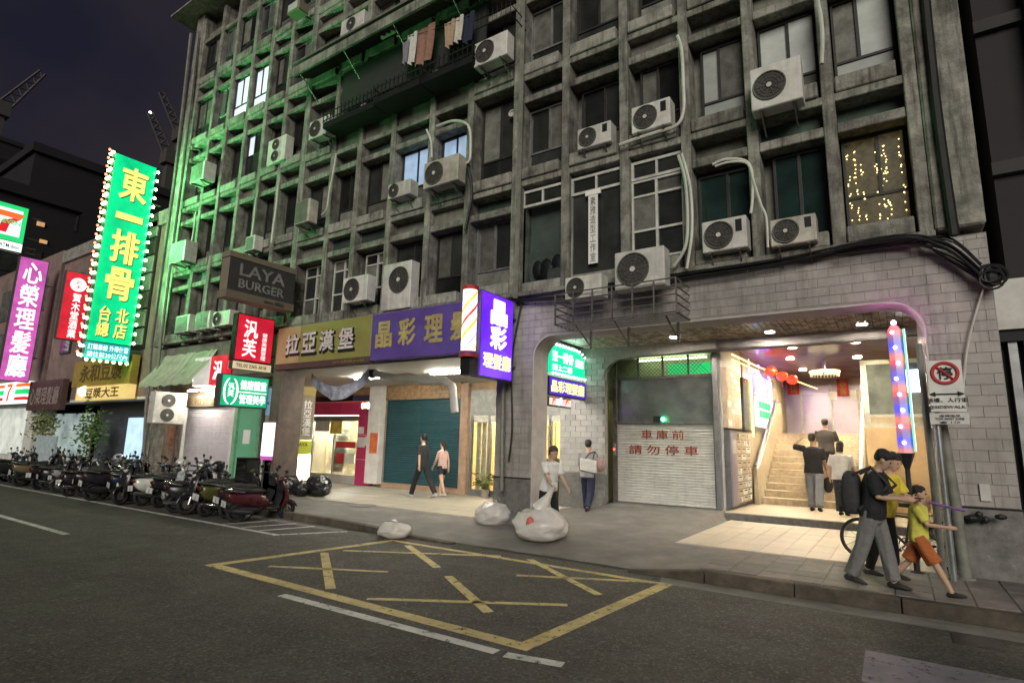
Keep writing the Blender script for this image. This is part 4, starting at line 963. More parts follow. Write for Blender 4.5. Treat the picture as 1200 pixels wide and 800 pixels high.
for xx in (-13.0,-11.2,-9.4,-7.6): obj('awning_strut', B().tube([(xx,8.44,11.55),(xx,9.12,11.0)], .018, 5), m_steel, bal_)
rl = thing('spiked_railing', 'spiked iron railing above the air conditioner beside the balcony', 'railing', (-6.7,8.6,10.3))
p, q = FY(556,48,8.5), FY(598,20,8.5)
xa, xb, zr = p.x, q.x, 10.35
obj('rail', B().tube([(xa,8.5,zr),(xb,8.5,zr),(xb,9.1,zr)], .016, 5).tube([(xa,8.5,zr+.22),(xb,8.5,zr+.22),(xb,9.1,zr+.22)], .014, 5), m_black, rl)
for s in range(9): xx = xa+(xb-xa)*s/8; obj('spike', B().tube([(xx,8.5,zr-.02),(xx,8.5,zr+.34)], [.009,.005], 4), m_black, rl)
def cloth(name, px, Y, mat, label):
    p, q = FY(px[0],px[1],Y), FY(px[2],px[3],Y); b = B(); nx_, nz_ = 12, 8
    for j in range(nz_+1):
        for i in range(nx_+1):
            u, v = i/nx_, j/nz_; wv = math.sin(u*14+v*2)*.03*(.4+v)+math.sin(u*5)*.02
            b.v.append(Vector((p.x+(q.x-p.x)*(u*(1-.12*v)+.06*v), Y+wv, p.z+(q.z-p.z)*v+(.02*math.sin(u*9) if j == nz_ else 0))))
    n_ = nx_+1; b.f = [(j*n_+i, j*n_+i+1, (j+1)*n_+i+1, (j+1)*n_+i) for j in range(nz_) for i in range(nx_)]
    nv = len(b.v); b.v += [v+Vector((0,.012,0)) for v in b.v]; b.f += [tuple(i+nv for i in f)[::-1] for f in list(b.f)]
    tag(obj(name, b, mat, smooth=True), label, 'laundry', 'laundry on the balcony')
fab = lambda n, c: M(n, c, .9, var=.2, scale=12, bump=.15, rnd=0)
cloth('hanging_towel', (478,42,487,72), 8.7, fab('white_towel',(.55,.55,.5)), 'white towel hanging from the balcony awning')
cloth('hanging_blanket', (486,38,508,68), 8.72, fab('rust_blanket',(.28,.15,.11)), 'rust coloured blanket hanging from the balcony awning')
cloth('hanging_shirt', (521,28,532,52), 8.7, fab('floral_shirt',(.38,.26,.18)), 'pale patterned shirt hanging on the balcony')
cloth('hanging_shirt', (531,23,542,46), 8.7, fab('cream_shirt',(.5,.47,.4)), 'cream shirt hanging on the balcony')
cloth('hanging_trousers', (541,20,555,46), 8.7, fab('navy_trousers',(.02,.022,.05)), 'navy trousers hanging on the balcony')
cloth('hanging_towel', (472,50,478,73), 8.68, fab('grey_towel',(.2,.2,.22)), 'narrow grey towel at the end of the washing line')
run('washing_line', [(468,46),(510,34),(558,16)], 8.71, .006, m_cable, 'thin washing line holding the balcony laundry', 'washing line')
# name board hanging in the first-floor window
p, q = FY(690,230,9.12), FY(701,308,9.12); hb = thing('hanging_name_board', 'narrow white vertical name board hanging in a dark first floor window', 'sign', ((p.x+q.x)/2,9.1,q.z))
obj('board', B().box(p.x,q.x,9.1,9.12,q.z,p.z), m_paper, hb); obj('board_top', B().box(p.x-.06,q.x+.06,9.09,9.13,p.z,p.z+.1), m_paper, hb)
txt('素\n雅\n造\n型\n工\n作\n室', ((p.x+q.x)/2,9.097,(p.z+q.z)/2), RX, RZ, (q.x-p.x)*.6, (p.z-q.z)*.94, M('grey_ink',(.2,.2,.19),.7,bump=0), hb, bold=.005, depth=.002)
# small lit flood lamp housing high on the facade
p = FY(350,15,8.7); fl_ = thing('flood_lamp', 'square flood lamp housing high on the facade', 'lamp', p); obj('housing', B().box(p.x-.28,p.x+.28,8.5,8.85,p.z-.1,p.z+.22), m_signGt, fl_, bevel=.02); obj('lens', B().box(p.x-.22,p.x+.22,8.49,8.5,p.z-.05,p.z+.18), m_paneF, fl_); obj('arm', B().box(p.x-.04,p.x+.04,8.85,9.1,p.z,p.z+.06), m_steel, fl_)
# ================================================================ SIGNS
RY = Vector((0,1,0))
def blade(name, label, X, y0, y1, z0, z1, face, case=None, th=.16, frame=.03, bracket=True):
    t = thing(name, label, 'sign', (X-th/2,(y0+y1)/2,z0))
    obj('casing', B().box(X-th,X-.006,y0,y1,z0,z1), case or m_signG, t, bevel=.01)
    obj('face', B().box(X-.006,X+.004,y0+frame,y1-frame,z0+frame,z1-frame), face, t)
    obj('face', B().box(X-th-.004,X-th-.0005,y0+frame,y1-frame,z0+frame,z1-frame), face, t)
    if bracket:
        for zz in (z0+(z1-z0)*.2, z0+(z1-z0)*.8): obj('bracket', B().box(X-th/2-.02,X-th/2+.02,y1,9.2,zz-.02,zz+.02), m_steel, t)
    return t
def btxt(t, s, X, y0, y1, z0, z1, mat, shadow=None, **k):
    c = Vector((X+.008,(y0+y1)/2,(z0+z1)/2))
    if shadow: txt(s, c+Vector((-.003,.025,-.03)), RY, RZ, y1-y0, z1-z0, shadow, t, name='lettering_shadow', **k)
    txt(s, c+Vector((.003,0,0)), RY, RZ, y1-y0, z1-z0, mat, t, **k)
m_shad = M('dark_green_print', (.01,.05,.02), .6, bump=0)
# --- tall green sign with festoon bulbs
gs = blade('green_blade_sign', 'tall green lit blade sign with big yellow characters and festoon bulbs', -22, 7.5, 8.82, 4.62, 11.28, e_green, th=.3, frame=.0)
for ch_, za, zb in (('東',9.75,10.95),('一',9.0,9.22),('排',7.45,8.6),('骨',6.15,7.25)): btxt(gs, ch_, -22, 7.78, 8.62, za, zb, e_greenlet, m_shad, bold=.045)
btxt(gs, '台\n總', -22, 7.72, 8.08, 4.82, 5.85, e_greenlet, m_shad, bold=.035); btxt(gs, '北\n店', -22, 8.24, 8.62, 4.82, 5.85, e_greenlet, m_shad, bold=.035)
bm1 = mesh_of(B().ball((0,0,0), .05, 8, 6), 'festoon_bulb', smooth=True); bm1.materials.append(e_bulbG)
bm0 = mesh_of(B().ball((0,0,0), .05, 8, 6), 'festoon_bulb', smooth=True); bm0.materials.append(e_bulbg)
bm2 = mesh_of(B().ball((0,0,0), .04, 8, 6), 'festoon_bulb', smooth=True); bm2.materials.append(e_bulbR)
for q in range(24):
    zz = 4.1+7.15*q/23
    bq = bm1 if zz > 7.6 else bm0; place('festoon_bulb', bq, gs, (-21.96,7.40,zz)); place('festoon_bulb', bm2, gs, (-22.12,7.34,zz+.12)); place('festoon_bulb', bm0, gs, (-22.34,7.46,zz+.06))
for q in range(7): place('festoon_bulb', bm0, gs, (-21.93,7.55+.2*q,3.98))
for q in range(20): place('festoon_bulb', bm1 if q > 8 else bm0, gs, (-21.9,8.86,4.7+6.4*q/19))
for zz, pw in ((6.2,1300),(8.2,1700),(10.3,1700)):      # added spots without fixtures, aimed to wash the facade green
    ld = bpy.data.lights.new('added_green_spot', 'SPOT'); ld.energy = pw; ld.color = (.20,1.,.30); ld.spot_size = R(104); ld.spot_blend = 1; ld.shadow_soft_size = .12
    lo = link(bpy.data.objects.new('added_green_spot', ld)); lo.parent = gs; lo.location = Vector((-21.8,7.3,zz))-ORG[gs.name]; lo.rotation_euler = (Vector((-21.8,7.3,zz))-Vector((-17,9.1,zz+1.2))).to_track_quat('Z','Y').to_euler()
tl = blade('teal_order_sign', 'small teal lit panel with white characters under the tall green sign', -22, 7.5, 8.82, 4.04, 4.58, e_teal, th=.2, frame=0)
btxt(tl, '訂購專線 外帶便當', -22, 7.56, 8.76, 4.33, 4.53, e_white, bold=.01); btxt(tl, '請往前20公尺內', -22, 7.56, 8.76, 4.09, 4.28, e_white, bold=.01)
# --- pink barber sign, red liquor sign, convenience store sign
ps = blade('pink_blade_sign', 'tall pink lit blade sign with five white characters', -31.28, 7.75, 8.8, 3.7, 9.16, e_pink, th=.25)
btxt(ps, '心\n榮\n理\n髮\n廳', -31.28, 7.95, 8.62, 3.9, 8.95, e_white, bold=.03)
r2 = blade('red_blade_sign', 'red lit blade sign with white disc and five white characters', -26.26, 7.95, 8.8, 5.1, 7.8, e_redS, th=.2)
btxt(r2, '賀\n木\n堂\n酒\n業', -26.26, 8.28, 8.56, 5.2, 6.95, e_white, bold=.02); obj('white_disc', B().cyl((-26.255,8.4,7.3), .27, .012, 'x', 24), e_white, r2); btxt(r2, '名\n木', -26.24, 8.28, 8.52, 7.12, 7.48, e_redp, bold=0)
sv = blade('convenience_store_sign', 'white lit box sign with green border and large numeral seven', -34.8, 7.3, 8.62, 10.62, 12.4, e_711g, th=.3, frame=0, case=m_paper)
obj('white_field', B().box(-34.798,-34.79,7.36,8.44,10.86,12.18), e_711w, sv)
def pl(t, pts, mat, X, nm): obj(nm, B().prism(pts, 'x', X, X+.006), mat, t)
def seven(t, X, yc, zc, s):
    pl(t, [(yc-.42*s,zc+.42*s),(yc+.44*s,zc+.42*s),(yc+.36*s,zc+.20*s),(yc-.42*s,zc+.20*s)], e_orange, X, 'numeral_bar')
    pl(t, [(yc+.36*s,zc+.195*s),(yc+.05*s,zc-.05*s),(yc-.02*s,zc-.42*s),(yc-.28*s,zc-.42*s),(yc-.2*s,zc+.02*s),(yc+.12*s,zc+.195*s)], e_redp, X, 'numeral_stem')
seven(sv, -34.79, 7.95, 11.5, 1.25); btxt(sv, 'ELEVEN', -34.782, 7.45, 8.4, 11.42, 11.62, e_711g, bold=.03)
s2 = blade('store_info_strip', 'white lit strip of small icons under the convenience store sign', -34.8, 7.3, 8.62, 10.15, 10.58, e_711w, th=.3, frame=0); btxt(s2, 'WC ATM ibon', -34.8, 7.4, 8.5, 10.27, 10.45, m_signG, bold=.01)
# --- dark hanging board
ly = blade('grey_hanging_board', 'dark grey unlit hanging board with pale capital lettering', -12.96, 7.05, 8.85, 5.05, 5.86, m_signG, case=m_signGt, th=.35, frame=0)
obj('top_cap', B().box(-13.33,-12.94,7.03,8.87,5.862,6.0), m_signGt, ly); obj('base_strip', B().box(-13.33,-12.94,7.03,8.87,4.86,5.045), m_signGt, ly)
btxt(ly, 'LAYA', -12.96, 7.32, 8.55, 5.46, 5.75, m_signGl, bold=.03); btxt(ly, 'BURGER', -12.96, 7.32, 8.55, 5.15, 5.37, m_signGl, bold=.03); btxt(ly, 'since 2002', -12.94, 8.0, 8.55, 4.91, 5.0, m_signG, bold=0)
# --- red and green clinic signs
fs = blade('crimson_blade_sign', 'crimson lit blade sign with two large white characters', -13.73, 7.84, 8.9, 3.5, 4.72, e_redS, th=.22, case=m_black)
btxt(fs, '汎\n芙', -13.73, 8.04, 8.42, 3.62, 4.58, e_white, bold=.015); btxt(fs, '健\n康\n美\n麗\n管\n理', -13.73, 8.56, 8.7, 3.58, 4.3, e_white, bold=.0)
fn = blade('phone_strip', 'cream strip with a phone number below the crimson sign', -13.73, 7.84, 8.9, 3.29, 3.48, e_cream, th=.2, frame=0); btxt(fn, 'TEL:02 2365-3018', -13.73, 7.92, 8.75, 3.34, 3.43, m_goldl, bold=.01)
hs = blade('clinic_green_sign', 'green lit box sign with white ring emblem and two lines of characters', -13.73, 7.6, 8.9, 2.33, 3.14, e_greenH, th=.25)
btxt(hs, '健康體重', -13.73, 8.10, 8.82, 2.78, 3.02, e_white, bold=.02); btxt(hs, '管理美學', -13.73, 8.10, 8.82, 2.42, 2.66, e_white, bold=.02)
obj('divider', B().box(-13.725,-13.718,8.08,8.84,2.70,2.725), e_white, hs)
b = B()
for sg in (-1, 1): b.tube([(-13.715,7.86+sg*.17*math.sin(a),2.72+.33*math.cos(a)) for a in [R(q) for q in range(20,171,15)]], [.012+.014*math.sin(q/10*PI) for q in range(11)], 6)
obj('ring_emblem', b, e_white, hs); btxt(hs, '汎\n芙', -13.722, 7.78, 7.94, 2.58, 2.92, e_white, bold=.02)
# flat fascia version of the clinic sign and awning
p, q = FY(231,420,9.0), FY(265,450,9.0); f2 = thing('clinic_fascia_sign', 'small half white half red lit fascia sign beside the green awning', 'sign', ((p.x+q.x)/2,9.0,q.z)); xm = p.x+(q.x-p.x)*.52
obj('white_half', B().box(p.x,xm,8.95,9.1,q.z,p.z), E('soft_white_face',(.8,.75,.72),.6,.2), f2); obj('red_half', B().box(xm+.003,q.x,8.948,9.1,q.z,p.z), e_redS, f2); txt('汎', ((xm+q.x)/2,8.944,(p.z+q.z)/2), RX, RZ, .5, .55, e_white, f2, depth=.004)
aw = thing('green_awning', 'green lit sloping fabric awning over the lilac shutter', 'awning', (-18.4,8.9,3.2))
xa, xb = -20.2, -16.9; b = B(); n_ = 14
for i in range(n_+1):
    x = xa+(xb-xa)*i/n_; sg = .02*math.sin(i*1.9); b.v += [Vector((x+.5*(1-i/n_)*0,9.14,4.18+sg)), Vector((x,8.85,3.7-.04+sg)), Vector((x,8.5,3.22+sg)), Vector((x,8.5,3.08+.03*math.sin(i*2.4)))]
for i in range(n_):
    for j in range(3): b.f.append((i*4+j, (i+1)*4+j, (i+1)*4+j+1, i*4+j+1))
obj('canvas', b, M('awning_canvas', (.44,.52,.36), .75, var=.25, scale=4, bump=.2, dirt=.3), aw, smooth=True)
for xx in (-18.6,-18.2,-17.2): obj('seam', B().tube([(xx,9.13,4.205),(xx,8.85,3.70),(xx,8.49,3.24)], .012, 5), m_paper, aw)
# --- mustard and violet fascia boards
ys = thing('mustard_fascia_board', 'mustard and tan unlit fascia board with four pale outlined characters', 'sign', (-11.8,9.0,3.4))
obj('board', B().box(-13.62,-10.0,8.95,9.15,3.50,4.48), m_signY, ys, bevel=.008); obj('tan_end', B().box(-13.61,-12.65,8.944,8.951,3.51,4.47), M('tan_board',(.42,.30,.15),.5,var=.12), ys); obj('foot_strip', B().box(-13.62,-10.0,8.948,9.15,3.36,3.498), m_plum, ys)
for s, xx in zip('拉亞漢堡', (-12.95,-12.27,-11.58,-10.86)):
    txt(s, (xx+.03,8.942,3.96), RX, RZ, .58, .56, m_black, ys, bold=.06, depth=.003, name='lettering_shadow'); txt(s, (xx,8.936,4.0), RX, RZ, .52, .50, m_signYl, ys, bold=.03, depth=.004)
txt('LAYA BURGER breakfast', (-10.72,8.944,3.43), RX, RZ, 1.1, .07, m_gold, ys, bold=0, depth=.002)
vb = thing('violet_fascia_board', 'unlit violet fascia board with five dull yellow characters', 'sign', (-8.3,9.0,3.4))
obj('board', B().box(-9.97,-6.55,8.93,9.15,3.39,4.47), m_signOff, vb, bevel=.008)
for s, xx in zip('晶彩理髮廳', (-9.55,-8.83,-8.05,-7.32,-6.85)): txt(s, (xx,8.922,3.97), RX, RZ, .50, .58, m_signOffL, vb, bold=.05, depth=.004)
# --- lit violet blade sign with barber pole box
js = blade('violet_blade_sign', 'bright violet lit blade sign with white characters beside a barber pole light', -6.0, 7.88, 8.92, 2.74, 4.32, e_purple, th=.2, case=m_signOff)
for s, za, zb in (('晶',3.75,4.2),('彩',3.3,3.7)): btxt(js, s, -6.0, 8.18, 8.68, za, zb, e_purlet, bold=.06)
btxt(js, '理髮廳', -6.0, 7.98, 8.84, 2.92, 3.20, e_purY, bold=.035)
bp = thing('barber_pole_light', 'lit barber pole with orange and red spiral stripes on the violet sign edge', 'barber pole', (-6.1,7.66,2.75))
pc = Vector((-6.1,7.68,0)); pr_ = .13
obj('glass_tube', B().cyl(pc+Vector((0,0,3.15)), pr_, 1.1, 'z', 20), e_barber, bp, smooth=True)
for q, mt in ((0,e_barY),(.5,e_barR),(1.,e_barY),(1.5,e_mBlue)):
    b = B()
    for s in range(22):
        a = q*PI+s*.32; z = 3.16+s*.05; wd = .065 if mt != e_mBlue else .02
        b.v += [pc+Vector(((pr_+.004)*math.cos(a),(pr_+.004)*math.sin(a),z)), pc+Vector(((pr_+.004)*math.cos(a),(pr_+.004)*math.sin(a),min(z+wd,4.24)))]
    b.f = [(2*s,2*s+2,2*s+3,2*s+1) for s in range(21)]; obj('stripe', b, mt, bp)
obj('top_cap', B().cyl(pc+Vector((0,0,4.25)), pr_+.02, .07, 'z', 20), m_red, bp); obj('base_cap', B().cyl(pc+Vector((0,0,3.05)), pr_+.03, .1, 'z', 20), m_red, bp); obj('blue_band', B().cyl(pc+Vector((0,0,3.10)), pr_+.034, .025, 'z', 20), m_signOff, bp); obj('foot', B().box(-6.2,-6.0,7.6,7.78,2.74,3.04), m_black, bp)
# --- signs hung in the arcade by the left pillar
hv = thing('haunch_panel', 'white rounded haunch panel behind the arcade signs', 'panel', (-6.3,11.6,3.0))
pts = [(10.2,3.1),(10.2,3.9),(12.0,3.9)]+[(12.0+.4*math.sin(a),3.5+.4*math.cos(a)) for a in [PI/2*q/6 for q in range(7)]]+[(12.4,3.1)]
obj('panel', B().prism(pts, 'x', -6.36, -6.28), m_plast, hv)
ag = thing('arcade_green_sign', 'green lit sign with curved top and flashing lamps hung in the arcade', 'sign', (-6.2,11.4,3.1))
pts = [(10.72,3.16),(10.72,3.55)]+[(11.1-.38*math.cos(a),3.5+.3*math.sin(a)) for a in [PI/2*q/5 for q in range(1,6)]]+[(12.05,3.78),(12.36,3.62),(12.36,3.20)]
obj('face', B().prism(pts, 'x', -6.26, -6.2), e_arc, ag); btxt(ag, '東一排骨', -6.2, 10.78, 11.75, 3.42, 3.66, e_purlet, bold=.03); btxt(ag, '總店', -6.2, 11.88, 12.28, 3.40, 3.6, e_purlet, bold=.02); btxt(ag, '請上二樓', -6.2, 10.8, 11.7, 3.22, 3.36, e_purlet, bold=.02)
bm3 = mesh_of(B().ball((0,0,0), .022, 6, 5), 'flash_lamp'); bm3.materials.append(e_bulbW)
for q in range(12): place('flash_lamp', bm3, ag, (-6.18,10.8+.14*q,3.80-.12*max(0,(q-8)/3)**2)); place('flash_lamp', bm3, ag, (-6.18,10.8+.14*q,3.15))
av = blade('arcade_violet_sign', 'violet lit sign with yellow characters hung under the arcade green sign', -6.2, 10.66, 12.42, 2.66, 3.08, E('arcade_violet_face',(.07,.02,.50),1.1,.1), th=.12, bracket=False); btxt(av, '晶彩理髮廳', -6.2, 10.75, 12.32, 2.74, 3.0, e_purY, bold=.035)
aa = blade('arcade_picture_strip', 'small white strip with orange and violet swirls under the arcade violet sign', -6.2, 10.66, 11.7, 2.42, 2.63, E('swirl_face',(.95,.78,.68),.9,.5,6), th=.1, bracket=False)
for q, mt in enumerate((e_orange, e_viol, e_orange)): obj('swirl', B().tube([(-6.19,10.8+.3*q+.12*s/5,2.46+.14*math.sin(s/5*PI*.8)) for s in range(6)], [.01,.02,.025,.025,.02,.01], 5), mt, aa)
# --- vertical burger sign by the pink shop, banner
lv = blade('brown_vertical_sign', 'brown vertical shop sign with yellow foot and four white characters', -13.88, 9.85, 10.5, 1.55, 2.78, m_signGt, case=m_frameA, th=.14, bracket=False, frame=.0)
obj('yellow_foot', B().box(-13.88,-13.872,9.85,10.5,1.16,1.545), E('lime_face',(.45,.5,.05),.45,.1), lv); obj('ochre_head', B().box(-13.88,-13.872,9.85,10.5,2.785,3.05), m_gold, lv); obj('pole', B().tube([(-13.97,9.83,.13),(-13.97,9.83,3.2)], .03, 8), m_frameA, lv)
btxt(lv, '拉\n亞\n漢\n堡', -13.876, 10.12, 10.4, 1.68, 2.66, m_paper, bold=.02); btxt(lv, 'L\nA\nY\nA', -13.876, 9.95, 10.02, 1.9, 2.4, m_paper, bold=0); btxt(lv, 'LAYA', -13.868, 10.0, 10.35, 1.38, 1.48, m_goldl, bold=.02)
p, q = FY(366,432,9.6), FY(432,432,9.6); bn = B(); n_ = 24; zt0, zt1, zm0, zm1 = FY(366,436,9.6).z, FY(432,431,9.6).z, FY(400,452,9.6).z, FY(400,469,9.6).z
for i in range(n_+1):
    u = i/n_; x = p.x+(q.x-p.x)*u; e0 = zt0+(zt1-zt0)*u; top = e0-(e0-zm0)*math.sin(u*PI)**.8; bot = e0-.32-(e0-.32-zm1)*math.sin(u*PI)
    for j in range(4): bn.v.append(Vector((x, 9.6+.05*math.sin(u*17+j)*math.sin(u*PI)+.06*j/3*math.sin(u*8), top+(bot-top)*j/3)))
bn.f = [(i*4+j,(i+1)*4+j,(i+1)*4+j+1,i*4+j+1) for i in range(n_) for j in range(3)]
tag(obj('sagging_banner', bn, M('banner_cloth', (.42,.43,.52), .7, var=.6, scale=3, bump=.1), smooth=True), 'sagging grey blue banner tied below the mustard fascia board', 'banner')
# light box and thin signs on the corner post
p, q = FY(311,495,9.0), FY(319,539,9.0); lb = thing('white_light_box', 'tall narrow white light box fixed near the corner post', 'light box', ((p.x+q.x)/2,9,q.z)); obj('face', B().box(p.x,q.x,8.95,9.1,q.z+.1,p.z), E('white_box_face',(1.,.95,.97),1.3), lb); obj('pink_foot', B().box(p.x,q.x,8.95,9.1,q.z,q.z+.095), e_pink, lb); obj('stand', B().box(p.x+.05,q.x-.05,9.0,9.06,.13,q.z), m_steel, lb)
p, q = FY(315,455,9.05), FY(325,486,9.05); o = obj('blue_plate', B().box(p.x,q.x,9.02,9.05,q.z,p.z), E('blue_plate_face',(.28,.42,.62),.5,.3,8)); tag(o, 'pale blue plate fixed above the narrow white light box', 'sign')
# --- parking prohibition sign and poles on the right
def rect(t, name, px, Y, mat, th=.012):
    p, q = FY(px[0],px[1],Y), FY(px[2],px[3],Y); return obj(name, B().box(p.x,q.x,Y,Y+th,q.z,p.z), mat, t, bevel=.003)
m_plate = M('white_plate', (.60,.59,.56), .4, var=.1, bump=0, dirt=.1)
np_ = thing('no_stopping_sign', 'white no stopping sign plate with red ring on a steel pole', 'sign', (.47,8.78,.13))
rect(np_, 'plate', (1085,423,1133,482), 8.66, m_plate); rect(np_, 'lower_plate', (1089,484,1137,497), 8.66, m_plate)
c = FY(1107,437,8.655); obj('red_ring', B().torus(c, .125, .02, 'y', 32, 6), m_red, np_, smooth=True); d_ = .09; obj('red_slash', B().tube([c+Vector((-d_,-.002,d_)),c+Vector((d_,-.002,-d_))], .014, 6), m_red, np_)
txt('停', c, RX, RZ, .15, .15, m_black, np_, bold=.02, depth=.004)
a_, e_ = FY(1088,462,8.655), FY(1131,460,8.655); obj('double_arrow', B().box(a_.x+.06,e_.x-.06,8.65,8.656,a_.z-.008,a_.z+.008).prism([(a_.x,a_.z),(a_.x+.07,a_.z+.03),(a_.x+.07,a_.z-.03)],'y',8.65,8.656).prism([(e_.x,a_.z),(e_.x-.07,a_.z+.03),(e_.x-.07,a_.z-.03)],'y',8.65,8.656), m_black, np_)
for s, yy, ww, hh in (('騎樓、人行道',468.5,.40,.055),('@SIDEWALK',477,.36,.045)): p = FY(1110,yy,8.654); txt(s, p, RX, RZ, ww, hh, m_black, np_, bold=.01, depth=.003)
for s, yy, ww in (('違規拖吊',487,.2),('TOW-AWAY ZONE',490.5,.28),('☎ 110',494.5,.2)): p = FY(1113,yy,8.654); txt(s, p, RX, RZ, ww, .028, m_black, np_, bold=0, depth=.003)
px_ = FY(1106,560,8.74).x; obj('pole', B().tube([(px_,8.74,.13),(px_-.01,8.74,2.72)], .032, 10), m_frameA, np_, smooth=True)
po = FY(1121,600,8.92); tag(obj('steel_post', B().tube([(po.x+.02,8.95,.13),(po.x,8.95,1.0),(po.x-.05,8.95,2.1)], [.065,.06,.05], 12).cyl((po.x+.02,8.95,.12), .1, .05), m_pipe, smooth=True), 'grey steel post against the right tiled pier', 'post')
po = FY(1098,600,8.99); tag(obj('steel_post', B().tube([(po.x,8.99,.13),(po.x-.01,8.99,3.0)], [.04,.035], 10), m_pipe, smooth=True), 'slimmer grey post behind the no stopping sign', 'post')
p = FY(1155,577,9.1); tag(obj('number_plate', B().box(p.x-.05,p.x+.05,9.12,9.137,p.z-.1,p.z+.1), m_plate), 'small pale number plate on the right tiled pier', 'plate')
b = B(); p = FY(1155,607,9.05)
for q_ in range(6): b.ball(p+Vector((rc.uniform(-.14,.14),rc.uniform(-.04,.02),rc.uniform(-.05,.05))), (rc.uniform(.04,.1),.04,rc.uniform(.03,.05)), 7, 5)
tag(obj('cable_coil', b, m_cable), 'dark bundle of tape and wire stuck to the right pier dado', 'cable')
# --- lit marquee column
mq = thing('marquee_column', 'tall lit advertising column of red and blue lamps inside a violet tube', 'lit column', (.07,9.0,.13))
cx, cy = .07, 9.0; hexa = lambda r_, z: [Vector((cx+r_*math.cos(q*PI/3+.3), cy+r_*math.sin(q*PI/3+.3), z)) for q in range(6)]
obj('post', B().rings([hexa(.13,.13), hexa(.035,.17), hexa(.03,1.4), hexa(.1,1.6)]), m_black, mq)
obj('tube', B().rings([hexa(.085,1.6), hexa(.085,3.20), hexa(.04,3.27)]), e_marq, mq)
for q in range(8):
    zz = 3.175-.205*q; obj('lamp_spark', B().ball((cx-.03+.02*(q%3),cy-.092,zz-.01), .02, 8, 6), e_mSpk, mq)
obj('green_edge', B().box(cx+.088,cx+.106,cy-.10,cy-.05,1.62,3.2), e_mGr, mq); obj('white_edge', B().box(cx+.107,cx+.116,cy-.10,cy-.05,1.62,3.2), e_mSpk if False else e_711w, mq)
obj('added_tip_lamp', B().ball((cx,cy,3.31), .028, 8, 6), e_mTip, mq)  # added pink lamp, spreads a glow onto the arch rim

# ================================================================ NEIGHBOURS AND SKYLINE
m_pinkish = M('pinkish_plaster', (.24,.17,.15), .8, var=.25, scale=2, bump=.2, dirt=.4, streak=.3)
n1 = thing('pinkish_shop_building', 'low pinkish plastered building behind the tall green sign', 'building', (-26,12,.13))
obj('wall', B().box(-31,-21.05,9.3,18,2.9,9.2), m_pinkish, n1); obj('parapet', B().box(-31.1,-21.0,9.2,9.5,9.2,9.75), m_concL, n1)
for q in range(4):
    for r_ in range(2): 
        xx = -29.8+2.1*q; w_ = obj('window', B().box(xx,xx+1.1,9.24,9.32,4.9+2.1*r_,6.3+2.1*r_), m_frameD, n1); obj('pane', B().box(xx+.06,xx+.53,9.22,9.24,4.96+2.1*r_,6.24+2.1*r_), m_paneD, w_); obj('pane', B().box(xx+.57,xx+1.04,9.22,9.24,4.96+2.1*r_,6.24+2.1*r_), m_paneD, w_)
for q in range(7):
    for r_ in range(2): obj('window_grid_pane', B().box(-23.35+.62*r_,-22.8+.62*r_,9.2,9.29,4.75+.68*q,5.35+.68*q), m_paneF if (q+r_) % 3 else m_paneGrey, n1)
obj('window_grid', B().box(-23.45,-22.05,9.25,9.31,4.6,9.6), m_frameD, n1)
obj('doorway', B().box(-26.6,-21.1,9.9,10.0,.13,2.9), M('slate_cladding',(.06,.07,.085),.5), n1); obj('lit_door', B().box(-23.9,-22.6,9.86,9.89,.2,2.2), E('door_glow',(.55,.78,1.),.9,.3), n1); obj('red_strip', B().box(-22.35,-22.27,9.82,9.88,1.6,2.75), e_redp, n1)
obj('upper_soffit', B().box(-31,-21.05,9.3,10,2.8,2.9), m_plast, n1)
obj('lamp_globe', B().ball((-25.7,8.95,3.15), .2, 12, 9), E('globe_lamp',(1.,.95,.85),5,0), n1, smooth=True)
gb = thing('gold_fascia_board', 'gold fascia board with brown characters under the green sign', 'sign', (-24.3,9.1,2.9))
obj('board', B().box(-27,-22.05,8.95,9.2,3.35,4.35), m_gold, gb); txt('永和豆漿', (-24.5,8.94,3.85), RX, RZ, 3.6, .65, m_goldl, gb, bold=.03); obj('lit_strip', B().box(-26.3,-22.05,8.9,9.2,2.82,3.32), E('strip_face',(.85,.62,.22),.8,.2), gb); txt('豆漿大王', (-24.0,8.89,3.07), RX, RZ, 2.8, .36, m_goldl, gb, bold=.03)
n2 = thing('corner_store_building', 'grey building carrying the pink sign with a convenience store below', 'building', (-38,12,.13))
obj('wall', B().box(-48,-31.4,9.3,18,2.9,9.9), m_pinkish, n2); obj('shopfront', B().box(-48,-31.4,9.9,10,.13,2.9), M('store_front',(.6,.6,.56),.5), n2)
for q in range(6):
    for r_ in range(2): w_ = obj('window', B().box(-46.5+2.5*q,-45.2+2.5*q,9.24,9.32,4.9+2.3*r_,6.5+2.3*r_), m_frameA, n2); obj('pane', B().box(-46.4+2.5*q,-45.3+2.5*q,9.22,9.24,5.0+2.3*r_,6.4+2.3*r_), m_paneGrey, w_)
st_ = thing('striped_store_fascia', 'lit fascia strip of orange green and red stripes with a numeral seven', 'sign', (-34,9,2.9))
for (za, zb, mt) in ((2.85,2.98,e_711w),(2.98,3.12,e_redp),(3.12,3.24,e_711w),(3.24,3.46,e_711g),(3.46,3.58,e_711w),(3.58,3.72,e_orange),(3.72,3.82,e_711w)): obj('stripe', B().box(-42,-31.9,8.9,9.2,za,zb), mt, st_)
obj('logo_field', B().box(-34.6,-33.2,8.88,8.9,2.86,3.81), e_711w, st_)
obj('numeral_bar', B().prism([(-34.2,3.74),(-33.55,3.74),(-33.6,3.6),(-34.2,3.6)], 'y', 8.87, 8.88), e_orange, st_); obj('numeral_stem', B().prism([(-33.6,3.595),(-33.85,3.35),(-33.9,2.95),(-34.08,2.95),(-34.02,3.35),(-33.78,3.595)], 'y', 8.87, 8.88), e_redp, st_)
